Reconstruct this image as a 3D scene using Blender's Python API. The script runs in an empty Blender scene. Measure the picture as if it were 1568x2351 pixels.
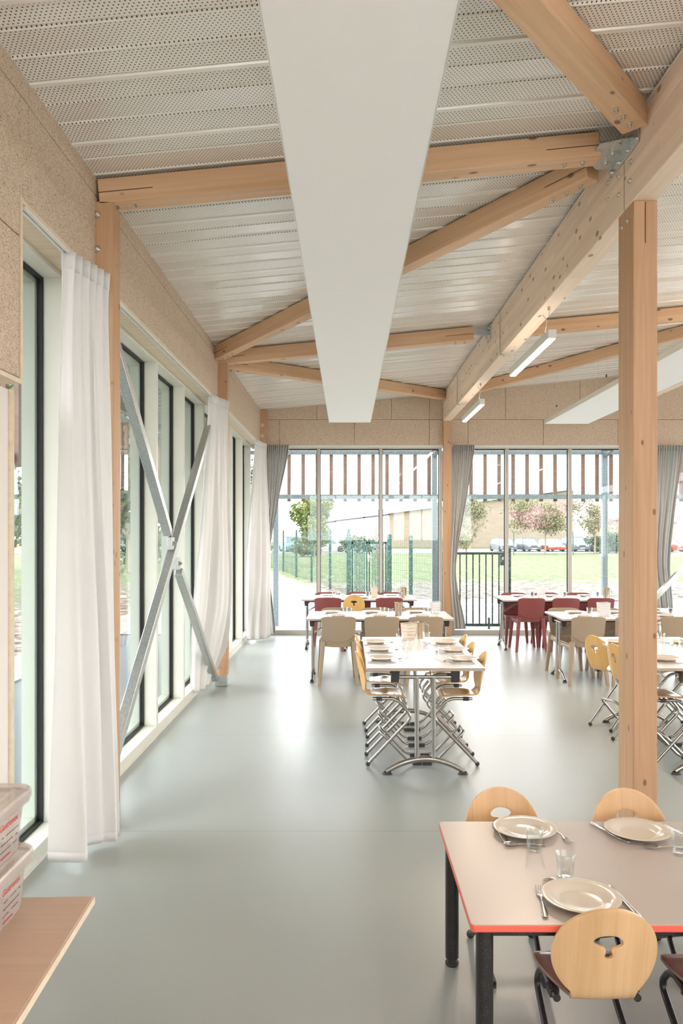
import bpy, bmesh, math, random
from mathutils import Vector, Matrix
from math import radians as R, pi, sin, cos

random.seed(7)
SC = bpy.context.scene
COL = SC.collection

# ------------------------------------------------------------------ camera, world, exposure
CAMH = 1.65
cd = bpy.data.cameras.new('camera')
cam = bpy.data.objects.new('camera', cd); COL.objects.link(cam)
cam.location = (0, 0, CAMH); cam.rotation_euler = (R(90), 0, 0)
cd.sensor_fit = 'VERTICAL'; cd.sensor_height = 36.0
cd.lens = 1800.0 / 2351.0 * 36.0
cd.shift_x = -13.5 / 2351.0
cd.shift_y = 46.5 / 2351.0
cd.clip_start = 0.05; cd.clip_end = 600
SC.camera = cam

SC.view_settings.view_transform = 'Standard'
SC.view_settings.look = 'None'
SC.view_settings.gamma = 1.0
SC.view_settings.use_curve_mapping = False
SC.view_settings.exposure = 1.79

w = bpy.data.worlds.new('overcast_sky'); SC.world = w; w.use_nodes = True
wn = w.node_tree.nodes; wl = w.node_tree.links
bg = wn['Background']
tc = wn.new('ShaderNodeTexCoord'); sx = wn.new('ShaderNodeSeparateXYZ'); cr = wn.new('ShaderNodeValToRGB')
wl.new(tc.outputs['Generated'], sx.inputs[0]); wl.new(sx.outputs['Z'], cr.inputs[0])
cr.color_ramp.elements[0].position = 0.0; cr.color_ramp.elements[0].color = (0.975, 0.965, 1.0, 1)
cr.color_ramp.elements[1].position = 0.8; cr.color_ramp.elements[1].color = (0.90, 0.935, 1.0, 1)
wl.new(cr.outputs[0], bg.inputs[0]); bg.inputs[1].default_value = 2.2

def add_sun(energy, az, el, ang):
    l = bpy.data.lights.new('sun', 'SUN'); l.energy = energy; l.angle = R(ang); l.color = (1, 0.95, 0.86)
    o = bpy.data.objects.new('sun', l); COL.objects.link(o)
    o.rotation_euler = (R(90 - el), 0, R(az)); return o
add_sun(0.7, 150, 52, 12)

# ------------------------------------------------------------------ materials
def _m(name):
    m = bpy.data.materials.new(name); m.use_nodes = True
    nt = m.node_tree; return m, nt, nt.nodes, nt.links, nt.nodes['Principled BSDF']

def plain(name, col, rough=0.5, metal=0.0, spec=0.5, trans=0.0, ior=1.45, noise=0.0, nscale=8.0, bump=0.0, coat=0.0):
    m, nt, n, l, b = _m(name)
    b.inputs['Base Color'].default_value = (*col, 1); b.inputs['Roughness'].default_value = rough
    b.inputs['Metallic'].default_value = metal; b.inputs['Specular IOR Level'].default_value = spec
    b.inputs['Transmission Weight'].default_value = trans; b.inputs['IOR'].default_value = ior
    b.inputs['Coat Weight'].default_value = coat
    if noise or bump:
        t = n.new('ShaderNodeTexCoord'); z = n.new('ShaderNodeTexNoise')
        z.inputs['Scale'].default_value = nscale; z.inputs['Detail'].default_value = 4
        l.new(t.outputs['Object'], z.inputs['Vector'])
        if noise:
            x = n.new('ShaderNodeMix'); x.data_type = 'RGBA'
            x.inputs[6].default_value = (*[c * (1 - noise) for c in col], 1)
            x.inputs[7].default_value = (*[min(1, c * (1 + noise)) for c in col], 1)
            l.new(z.outputs['Fac'], x.inputs[0]); l.new(x.outputs[2], b.inputs['Base Color'])
        if bump:
            u = n.new('ShaderNodeBump'); u.inputs['Strength'].default_value = bump; u.inputs['Distance'].default_value = 0.002
            l.new(z.outputs['Fac'], u.inputs['Height']); l.new(u.outputs[0], b.inputs['Normal'])
    return m

def math_node(n, l, op, a, b=None, c=None):
    x = n.new('ShaderNodeMath'); x.operation = op
    for i, v in enumerate((a, b, c)):
        if v is None: continue
        if isinstance(v, (int, float)): x.inputs[i].default_value = v
        else: l.new(v, x.inputs[i])
    return x.outputs[0]

def wood(name, light, dark, knots=True, rough=0.55, kx=4.0, grain=26.0, laminate=0.0, knotcol=(0.20, 0.10, 0.05), kd=0.5, kr=0.085):
    m, nt, n, l, b = _m(name)
    t = n.new('ShaderNodeTexCoord'); oi = n.new('ShaderNodeObjectInfo')
    off = n.new('ShaderNodeVectorMath'); off.operation = 'ADD'
    sc = n.new('ShaderNodeVectorMath'); sc.operation = 'SCALE'; sc.inputs[0].default_value = (7.3, 3.1, 5.7)
    l.new(oi.outputs['Random'], sc.inputs['Scale']); l.new(t.outputs['Object'], off.inputs[0]); l.new(sc.outputs[0], off.inputs[1])
    mp = n.new('ShaderNodeMapping'); mp.inputs['Scale'].default_value = (1.0, grain, grain); l.new(off.outputs[0], mp.inputs[0])
    z = n.new('ShaderNodeTexNoise'); z.inputs['Scale'].default_value = 1.0; z.inputs['Detail'].default_value = 3; z.inputs['Distortion'].default_value = 0.6
    l.new(mp.outputs[0], z.inputs['Vector'])
    mp2 = n.new('ShaderNodeMapping'); mp2.inputs['Scale'].default_value = (3.0, 160, 160); l.new(off.outputs[0], mp2.inputs[0])
    z2 = n.new('ShaderNodeTexNoise'); z2.inputs['Scale'].default_value = 1.0; l.new(mp2.outputs[0], z2.inputs['Vector'])
    f = math_node(n, l, 'MULTIPLY_ADD', z2.outputs['Fac'], 0.35, math_node(n, l, 'MULTIPLY', z.outputs['Fac'], 0.75))
    r = n.new('ShaderNodeValToRGB'); r.color_ramp.elements[0].position = 0.32; r.color_ramp.elements[1].position = 0.72
    r.color_ramp.elements[0].color = (*dark, 1); r.color_ramp.elements[1].color = (*light, 1)
    l.new(f, r.inputs[0]); out = r.outputs[0]
    if laminate:
        s = n.new('ShaderNodeSeparateXYZ'); l.new(t.outputs['Object'], s.inputs[0])
        k = math_node(n, l, 'DIVIDE', s.outputs['Z'], laminate); fl = math_node(n, l, 'FLOOR', k)
        cell = math_node(n, l, 'FLOOR', math_node(n, l, 'MULTIPLY_ADD', fl, 0.37, math_node(n, l, 'MULTIPLY', s.outputs['X'], 0.45)))
        wn_ = n.new('ShaderNodeTexWhiteNoise'); wn_.noise_dimensions = '2D'
        cv = n.new('ShaderNodeCombineXYZ'); l.new(fl, cv.inputs[0]); l.new(cell, cv.inputs[1]); l.new(cv.outputs[0], wn_.inputs['Vector'])
        v = math_node(n, l, 'MULTIPLY_ADD', wn_.outputs['Value'], 0.16, 0.90)
        hs = n.new('ShaderNodeHueSaturation'); l.new(v, hs.inputs['Value']); l.new(out, hs.inputs['Color']); out = hs.outputs[0]
    if knots:
        mp3 = n.new('ShaderNodeMapping'); mp3.inputs['Scale'].default_value = (kx, kx * 1.9, kx * 1.9); l.new(off.outputs[0], mp3.inputs[0])
        v = n.new('ShaderNodeTexVoronoi'); v.inputs['Scale'].default_value = 1.0; l.new(mp3.outputs[0], v.inputs['Vector'])
        sp = n.new('ShaderNodeSeparateColor'); l.new(v.outputs['Color'], sp.inputs[0])
        keep = math_node(n, l, 'GREATER_THAN', sp.outputs[0], kd)
        mr = n.new('ShaderNodeMapRange'); mr.inputs['From Min'].default_value = kr; mr.inputs['From Max'].default_value = kr * 1.5
        mr.inputs['To Min'].default_value = 0.85; mr.inputs['To Max'].default_value = 0.0
        l.new(v.outputs['Distance'], mr.inputs['Value'])
        fac = math_node(n, l, 'MULTIPLY', mr.outputs[0], keep)
        x = n.new('ShaderNodeMix'); x.data_type = 'RGBA'; x.inputs[7].default_value = (*knotcol, 1)
        l.new(fac, x.inputs[0]); l.new(out, x.inputs[6]); out = x.outputs[2]
    l.new(out, b.inputs['Base Color']); b.inputs['Roughness'].default_value = rough
    return m

def woodwool():
    m, nt, n, l, b = _m('wood_wool_board')
    t = n.new('ShaderNodeTexCoord')
    z = n.new('ShaderNodeTexNoise'); z.inputs['Scale'].default_value = 85; z.inputs['Detail'].default_value = 3; z.inputs['Distortion'].default_value = 3.5
    l.new(t.outputs['Object'], z.inputs['Vector'])
    r = n.new('ShaderNodeValToRGB'); e = r.color_ramp.elements
    e[0].position = 0.36; e[0].color = (0.20, 0.13, 0.08, 1); e[1].position = 0.62; e[1].color = (0.80, 0.645, 0.50, 1)  # lowest stop darkens the crevices between strands, shade put into the colour
    k = r.color_ramp.elements.new(0.47); k.color = (0.66, 0.51, 0.38, 1)
    l.new(z.outputs['Fac'], r.inputs[0]); l.new(r.outputs[0], b.inputs['Base Color']); b.inputs['Roughness'].default_value = 0.9
    u = n.new('ShaderNodeBump'); u.inputs['Strength'].default_value = 0.5; u.inputs['Distance'].default_value = 0.004
    l.new(z.outputs['Fac'], u.inputs['Height']); l.new(u.outputs[0], b.inputs['Normal'])
    return m

DECK_P = 0.525; DECK_0 = 4.996 - 0.014
def perforated():
    m, nt, n, l, b = _m('perforated_steel_deck')
    t = n.new('ShaderNodeTexCoord'); s = n.new('ShaderNodeSeparateXYZ'); l.new(t.outputs['Object'], s.inputs[0])
    p = 0.0195
    vv = math_node(n, l, 'DIVIDE', s.outputs['Y'], p * 0.8)
    row = math_node(n, l, 'FLOOR', vv)
    uu = math_node(n, l, 'MULTIPLY_ADD', row, 0.5, math_node(n, l, 'DIVIDE', s.outputs['X'], p))
    fu = math_node(n, l, 'SUBTRACT', math_node(n, l, 'FRACT', uu), 0.5)
    fv = math_node(n, l, 'MULTIPLY', math_node(n, l, 'SUBTRACT', math_node(n, l, 'FRACT', vv), 0.5), 0.8)
    d = math_node(n, l, 'SQRT', math_node(n, l, 'ADD', math_node(n, l, 'MULTIPLY', fu, fu), math_node(n, l, 'MULTIPLY', fv, fv)))
    hole = math_node(n, l, 'LESS_THAN', d, 0.185)
    ph = math_node(n, l, 'FRACT', math_node(n, l, 'DIVIDE', math_node(n, l, 'SUBTRACT', s.outputs['Y'], DECK_0), DECK_P))
    ok = math_node(n, l, 'MULTIPLY', math_node(n, l, 'GREATER_THAN', ph, 0.062), math_node(n, l, 'LESS_THAN', ph, 0.992))
    fac = math_node(n, l, 'MULTIPLY', hole, ok)
    x = n.new('ShaderNodeMix'); x.data_type = 'RGBA'; x.inputs[6].default_value = (0.87, 0.83, 0.765, 1); x.inputs[7].default_value = (0.06, 0.045, 0.03, 1)
    l.new(fac, x.inputs[0]); l.new(x.outputs[2], b.inputs['Base Color'])
    b.inputs['Roughness'].default_value = 0.28; b.inputs['Specular IOR Level'].default_value = 0.8; b.inputs['Coat Weight'].default_value = 0.5; b.inputs['Coat Roughness'].default_value = 0.16
    return m

def floor_mat():
    m, nt, n, l, b = _m('grey_green_vinyl')
    t = n.new('ShaderNodeTexCoord'); s = n.new('ShaderNodeSeparateXYZ'); l.new(t.outputs['Object'], s.inputs[0])
    z = n.new('ShaderNodeTexNoise'); z.inputs['Scale'].default_value = 0.9; z.inputs['Detail'].default_value = 4; l.new(t.outputs['Object'], z.inputs['Vector'])
    z2 = n.new('ShaderNodeTexNoise'); z2.inputs['Scale'].default_value = 260; z2.inputs['Detail'].default_value = 2; l.new(t.outputs['Object'], z2.inputs['Vector'])
    f = math_node(n, l, 'MULTIPLY_ADD', z2.outputs['Fac'], 0.5, math_node(n, l, 'MULTIPLY', z.outputs['Fac'], 0.5))
    r = n.new('ShaderNodeValToRGB'); r.color_ramp.elements[0].position = 0.3; r.color_ramp.elements[1].position = 0.7
    r.color_ramp.elements[0].color = (0.300, 0.330, 0.312, 1); r.color_ramp.elements[1].color = (0.380, 0.412, 0.388, 1)
    l.new(f, r.inputs[0])
    ph = math_node(n, l, 'FRACT', math_node(n, l, 'DIVIDE', math_node(n, l, 'SUBTRACT', s.outputs['Y'], 0.235), 2.045))
    seam = math_node(n, l, 'LESS_THAN', ph, 0.0016)
    x = n.new('ShaderNodeMix'); x.data_type = 'RGBA'; x.inputs[7].default_value = (0.16, 0.19, 0.17, 1)
    l.new(seam, x.inputs[0]); l.new(r.outputs[0], x.inputs[6]); l.new(x.outputs[2], b.inputs['Base Color'])
    zr = n.new('ShaderNodeMapRange'); zr.inputs['To Min'].default_value = 0.27; zr.inputs['To Max'].default_value = 0.40; l.new(z.outputs['Fac'], zr.inputs[0])
    l.new(zr.outputs[0], b.inputs['Roughness']); b.inputs['Specular IOR Level'].default_value = 0.55
    return m

def pane_glass(name, tint=(0.97, 0.985, 0.975), base=0.03, power=5.0, amount=0.9):
    m, nt, n, l, b = _m(name); n.remove(b)
    out = n['Material Output']; tr = n.new('ShaderNodeBsdfTransparent'); gl = n.new('ShaderNodeBsdfGlossy'); mx = n.new('ShaderNodeMixShader'); lw = n.new('ShaderNodeLayerWeight')
    lw.inputs['Blend'].default_value = 0.5
    f = math_node(n, l, 'MULTIPLY_ADD', math_node(n, l, 'POWER', lw.outputs['Facing'], power), amount, base)
    tr.inputs[0].default_value = (*tint, 1); gl.inputs['Roughness'].default_value = 0.0; gl.inputs[0].default_value = (0.9, 0.95, 0.95, 1)
    l.new(f, mx.inputs[0]); l.new(tr.outputs[0], mx.inputs[1]); l.new(gl.outputs[0], mx.inputs[2]); l.new(mx.outputs[0], out.inputs[0])
    return m

def translucent_plastic(name, col, op=0.35):
    m, nt, n, l, b = _m(name)
    out = n['Material Output']; tr = n.new('ShaderNodeBsdfTransparent'); mx = n.new('ShaderNodeMixShader'); mx.inputs[0].default_value = op
    tr.inputs[0].default_value = (0.97, 0.96, 0.95, 1)
    b.inputs['Base Color'].default_value = (*col, 1); b.inputs['Roughness'].default_value = 0.18
    l.new(tr.outputs[0], mx.inputs[1]); l.new(b.outputs[0], mx.inputs[2]); l.new(mx.outputs[0], out.inputs[0])
    return m

def fabric(name, col):
    m, nt, n, l, b = _m(name)
    out = n['Material Output']; b.inputs['Base Color'].default_value = (*col, 1); b.inputs['Roughness'].default_value = 0.75
    b.inputs['Sheen Weight'].default_value = 0.25
    t = n.new('ShaderNodeTexCoord'); z = n.new('ShaderNodeTexNoise'); z.inputs['Scale'].default_value = 4; z.inputs['Detail'].default_value = 5
    u = n.new('ShaderNodeBump'); u.inputs['Strength'].default_value = 0.35; u.inputs['Distance'].default_value = 0.02
    l.new(t.outputs['Object'], z.inputs[0]); l.new(z.outputs['Fac'], u.inputs['Height']); l.new(u.outputs[0], b.inputs['Normal'])
    tl = n.new('ShaderNodeBsdfTranslucent'); tl.inputs[0].default_value = (0.85, 0.82, 0.76, 1); mx = n.new('ShaderNodeMixShader'); mx.inputs[0].default_value = 0.16
    l.new(b.outputs[0], mx.inputs[1]); l.new(tl.outputs[0], mx.inputs[2]); l.new(mx.outputs[0], out.inputs[0])
    return m

def speckle(name, base, spk, scale=150.0, thr=0.60, rough=0.4, metal=0.0):
    m, nt, n, l, b = _m(name)
    t = n.new('ShaderNodeTexCoord'); z = n.new('ShaderNodeTexNoise'); z.inputs['Scale'].default_value = scale; z.inputs['Detail'].default_value = 2
    l.new(t.outputs['Object'], z.inputs[0]); r = n.new('ShaderNodeValToRGB'); r.color_ramp.elements[0].position = thr - 0.03; r.color_ramp.elements[1].position = thr + 0.03
    r.color_ramp.elements[0].color = (*base, 1); r.color_ramp.elements[1].color = (*spk, 1)
    l.new(z.outputs['Fac'], r.inputs[0]); l.new(r.outputs[0], b.inputs['Base Color']); b.inputs['Roughness'].default_value = rough; b.inputs['Metallic'].default_value = metal
    return m

def emis(name, col, s):
    m, nt, n, l, b = _m(name)
    b.inputs['Base Color'].default_value = (*col, 1); b.inputs['Emission Color'].default_value = (*col, 1); b.inputs['Emission Strength'].default_value = s
    return m

def ground_mat():
    m, nt, n, l, b = _m('grass_and_dirt')
    t = n.new('ShaderNodeTexCoord'); s = n.new('ShaderNodeSeparateXYZ'); l.new(t.outputs['Object'], s.inputs[0])
    def noise(sc, det=4):
        z = n.new('ShaderNodeTexNoise'); z.inputs['Scale'].default_value = sc; z.inputs['Detail'].default_value = det
        l.new(t.outputs['Object'], z.inputs[0]); return z.outputs['Fac']
    def ramp(f, stops):
        r = n.new('ShaderNodeValToRGB'); e = r.color_ramp.elements
        e[0].position, e[0].color = stops[0][0], (*stops[0][1], 1); e[1].position, e[1].color = stops[1][0], (*stops[1][1], 1)
        for p, c in stops[2:]: k = e.new(p); k.color = (*c, 1)
        l.new(f, r.inputs[0]); return r.outputs[0]
    def mix(f, a, c):
        x = n.new('ShaderNodeMix'); x.data_type = 'RGBA'; l.new(f, x.inputs[0]); l.new(a, x.inputs[6]); l.new(c, x.inputs[7]); return x.outputs[2]
    grass = ramp(noise(3.5, 6), [(0.40, (0.025, 0.045, 0.008)), (0.60, (0.105, 0.135, 0.03))])
    daisy = ramp(noise(7.0, 3), [(0.66, (0, 0, 0)), (0.69, (1, 1, 1))])
    white = n.new('ShaderNodeRGB'); white.outputs[0].default_value = (0.18, 0.18, 0.14, 1)
    grass = mix(daisy, grass, white.outputs[0])
    dirt = ramp(noise(5, 8), [(0.42, (0.03, 0.024, 0.015)), (0.58, (0.19, 0.155, 0.115))])
    sand = ramp(noise(2, 5), [(0.3, (0.20, 0.175, 0.145)), (0.7, (0.27, 0.24, 0.20))])
    # distance from the two facades decides where the turf begins
    edge = math_node(n, l, 'MAXIMUM', math_node(n, l, 'MULTIPLY_ADD', s.outputs['X'], -1.0, -8.6 + 0), math_node(n, l, 'SUBTRACT', s.outputs['Y'], 27.0))
    wob = math_node(n, l, 'MULTIPLY_ADD', noise(0.35, 5), 16.0, -8.0)
    fg = n.new('ShaderNodeMapRange'); fg.inputs['From Min'].default_value = -1.5; fg.inputs['From Max'].default_value = 1.5
    l.new(math_node(n, l, 'ADD', edge, wob), fg.inputs[0])
    # sandy path runs along the near left of the mesh fence
    side = math_node(n, l, 'SUBTRACT', math_node(n, l, 'MULTIPLY_ADD', s.outputs['Y'], -0.235, 4.55), s.outputs['X'])
    near = math_node(n, l, 'MULTIPLY', math_node(n, l, 'GREATER_THAN', s.outputs['X'], -4.6), math_node(n, l, 'LESS_THAN', s.outputs['Y'], 44.0))
    fs = n.new('ShaderNodeMapRange'); fs.inputs['From Min'].default_value = -0.4; fs.inputs['From Max'].default_value = 0.4
    l.new(math_node(n, l, 'MULTIPLY_ADD', noise(1.5), 0.8, math_node(n, l, 'SUBTRACT', side, 0.4)), fs.inputs[0])
    c = mix(fg.outputs[0], dirt, grass)
    c = mix(math_node(n, l, 'MULTIPLY', fs.outputs[0], near), c, sand)
    l.new(c, b.inputs['Base Color']); b.inputs['Roughness'].default_value = 0.95
    return m

M = dict(
    glulam=wood('spruce_glulam', (0.93, 0.76, 0.61), (0.83, 0.645, 0.49), kx=5.0, laminate=0.05, kd=0.15, kr=0.12, knotcol=(0.30, 0.17, 0.10)),
    beamwood=wood('larch_roof_beam', (0.76, 0.50, 0.31), (0.62, 0.385, 0.215), kx=4.0, kd=0.25),
    postwood=wood('spruce_post', (0.60, 0.37, 0.215), (0.47, 0.27, 0.145), kx=6.0, kd=0.2, kr=0.085),
    trimwood=wood('pale_ply_trim', (0.78, 0.66, 0.50), (0.68, 0.54, 0.39), knots=False, rough=0.5),
    slatwood=wood('brown_slat', (0.27, 0.17, 0.13), (0.19, 0.115, 0.085), knots=False, rough=0.7),
    clad=wood('pale_cladding', (0.27, 0.215, 0.155), (0.21, 0.165, 0.115), knots=False, grain=3.0),
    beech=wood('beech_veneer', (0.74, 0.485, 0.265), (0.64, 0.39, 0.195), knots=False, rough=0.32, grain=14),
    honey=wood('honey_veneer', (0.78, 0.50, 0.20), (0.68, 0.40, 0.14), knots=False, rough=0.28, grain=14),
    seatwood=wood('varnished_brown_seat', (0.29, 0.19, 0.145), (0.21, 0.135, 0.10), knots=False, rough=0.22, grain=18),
    honeyseat=wood('varnished_honey_seat', (0.62, 0.38, 0.18), (0.50, 0.29, 0.13), knots=False, rough=0.13, grain=14),
    counter=wood('beech_laminate', (0.50, 0.345, 0.25), (0.455, 0.305, 0.215), knots=False, rough=0.38, grain=40),
    woodwool=woodwool(), deck=perforated(), floor=floor_mat(), ground=ground_mat(),
    glass=pane_glass('window_pane'),
    tumbler=pane_glass('clear_glass', (0.955, 0.965, 0.965), 0.04, 2.3, 0.7),
    plastic_clear=translucent_plastic('clear_plastic', (0.82, 0.82, 0.82), 0.55),
    bin=translucent_plastic('frosted_plastic', (0.72, 0.63, 0.59), 0.34),
    frame=plain('pale_grey_green_frame', (0.72, 0.72, 0.63), 0.4),
    frameout=plain('outer_pale_frame', (0.36, 0.39, 0.33), 0.5),
    alu=plain('grey_aluminium_frame', (0.50, 0.47, 0.43), 0.4),
    alulight=plain('light_frame', (0.74, 0.73, 0.68), 0.4),
    gasket=plain('black_gasket', (0.03, 0.03, 0.03), 0.6),
    galv=speckle('galvanised_steel', (0.50, 0.52, 0.51), (0.57, 0.59, 0.58), 60, 0.5, 0.36, 0.8),
    galvblue=speckle('weathered_galvanised', (0.19, 0.255, 0.28), (0.32, 0.38, 0.40), 60, 0.55, 0.5, 0.1),
    steel=plain('zinc_bolt', (0.62, 0.60, 0.56), 0.3, 1.0),
    chrome=plain('satin_chrome_tube', (0.42, 0.405, 0.38), 0.22, 1.0),
    stainless=plain('stainless_steel', (0.62, 0.60, 0.56), 0.16, 1.0),
    jug=plain('brushed_steel_jug', (0.50, 0.43, 0.35), 0.24, 1.0),
    rubber=plain('black_rubber', (0.045, 0.04, 0.04), 0.6),
    blackpaint=speckle('black_powder_coat', (0.018, 0.016, 0.016), (0.05, 0.047, 0.045), 220, 0.62, 0.33),
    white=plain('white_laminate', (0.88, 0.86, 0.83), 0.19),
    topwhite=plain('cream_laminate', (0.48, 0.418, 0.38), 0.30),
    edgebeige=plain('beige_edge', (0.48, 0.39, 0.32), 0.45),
    coral=plain('coral_edge', (0.86, 0.145, 0.10), 0.4),
    plate=plain('glazed_porcelain', (0.66, 0.585, 0.50), 0.16, spec=0.35),
    panel=plain('white_radiant_panel', (0.95, 0.94, 0.93), 0.6, bump=0.15, nscale=300),
    wallwhite=plain('white_paint', (0.80, 0.75, 0.70), 0.6),
    curtain=fabric('off_white_curtain', (0.86, 0.85, 0.835)),
    curtaingrey=fabric('grey_curtain', (0.58, 0.57, 0.555)),
    beigeplastic=speckle('beige_moulded_plastic', (0.345, 0.26, 0.175), (0.40, 0.31, 0.215), 260, 0.6, 0.42),
    redplastic=speckle('burgundy_moulded_plastic', (0.225, 0.052, 0.050), (0.30, 0.09, 0.085), 260, 0.6, 0.40),
    cream=plain('cream_plastic', (0.70, 0.60, 0.48), 0.45),
    led=emis('warm_white_led', (1.0, 0.93, 0.82), 7.0),
    lampbody=plain('white_lamp_body', (0.80, 0.78, 0.74), 0.4),
    cable=plain('white_conduit', (0.72, 0.66, 0.58), 0.5),
    green=speckle('dark_green_coated_steel', (0.012, 0.06, 0.045), (0.17, 0.24, 0.22), 45, 0.58, 0.45),
    darkgreen=speckle('blue_green_coated_steel', (0.01, 0.038, 0.038), (0.16, 0.23, 0.23), 45, 0.60, 0.45),
    paving=plain('pale_concrete', (0.19, 0.182, 0.172), 0.9, noise=0.1, nscale=2.5),
    asphalt=plain('blue_grey_asphalt', (0.10, 0.115, 0.125), 0.85, noise=0.2, nscale=60),
    kerb=plain('white_kerb', (0.36, 0.35, 0.33), 0.8),
    leaf=plain('spring_leaf', (0.13, 0.165, 0.03), 0.6, noise=0.35, nscale=2.0),
    leafdark=plain('dark_leaf', (0.05, 0.085, 0.035), 0.6, noise=0.35, nscale=2.0),
    leafpale=plain('pale_leaf', (0.165, 0.165, 0.075), 0.6, noise=0.3, nscale=1.0),
    blossom=plain('pink_blossom', (0.27, 0.13, 0.14), 0.6, noise=0.3, nscale=1.0),
    twig=plain('bare_twig', (0.25, 0.20, 0.15), 0.8),
    bark=plain('grey_bark', (0.30, 0.25, 0.19), 0.9, noise=0.3, nscale=9),
    bwhite=plain('white_render', (0.50, 0.49, 0.47), 0.8),
    broof=plain('grey_roof', (0.25, 0.245, 0.24), 0.7),
    carglass=plain('car_glass', (0.14, 0.17, 0.18), 0.1),
    cargrey=plain('grey_car_paint', (0.10, 0.11, 0.12), 0.25), carwhite=plain('white_car_paint', (0.42, 0.42, 0.42), 0.25),
    carred=plain('red_car_paint', (0.34, 0.05, 0.03), 0.25), tyre=plain('tyre', (0.03, 0.03, 0.03), 0.8), carblue=plain('blue_car_paint', (0.12, 0.30, 0.48), 0.3),
    canopy=plain('grey_corrugated_canopy', (0.30, 0.32, 0.31), 0.5, metal=0.2),
    slot=plain('saw_cut_shadow', (0.07, 0.04, 0.025), 0.9),
    inkred=plain('red_print', (0.55, 0.03, 0.03), 0.5), inkgreen=plain('green_print', (0.05, 0.25, 0.10), 0.5),
    inkblack=plain('black_print', (0.05, 0.05, 0.06), 0.5), inkblue=plain('blue_print', (0.05, 0.12, 0.3), 0.5),
    packet=plain('pale_packet', (0.66, 0.52, 0.46), 0.6),
)

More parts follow.
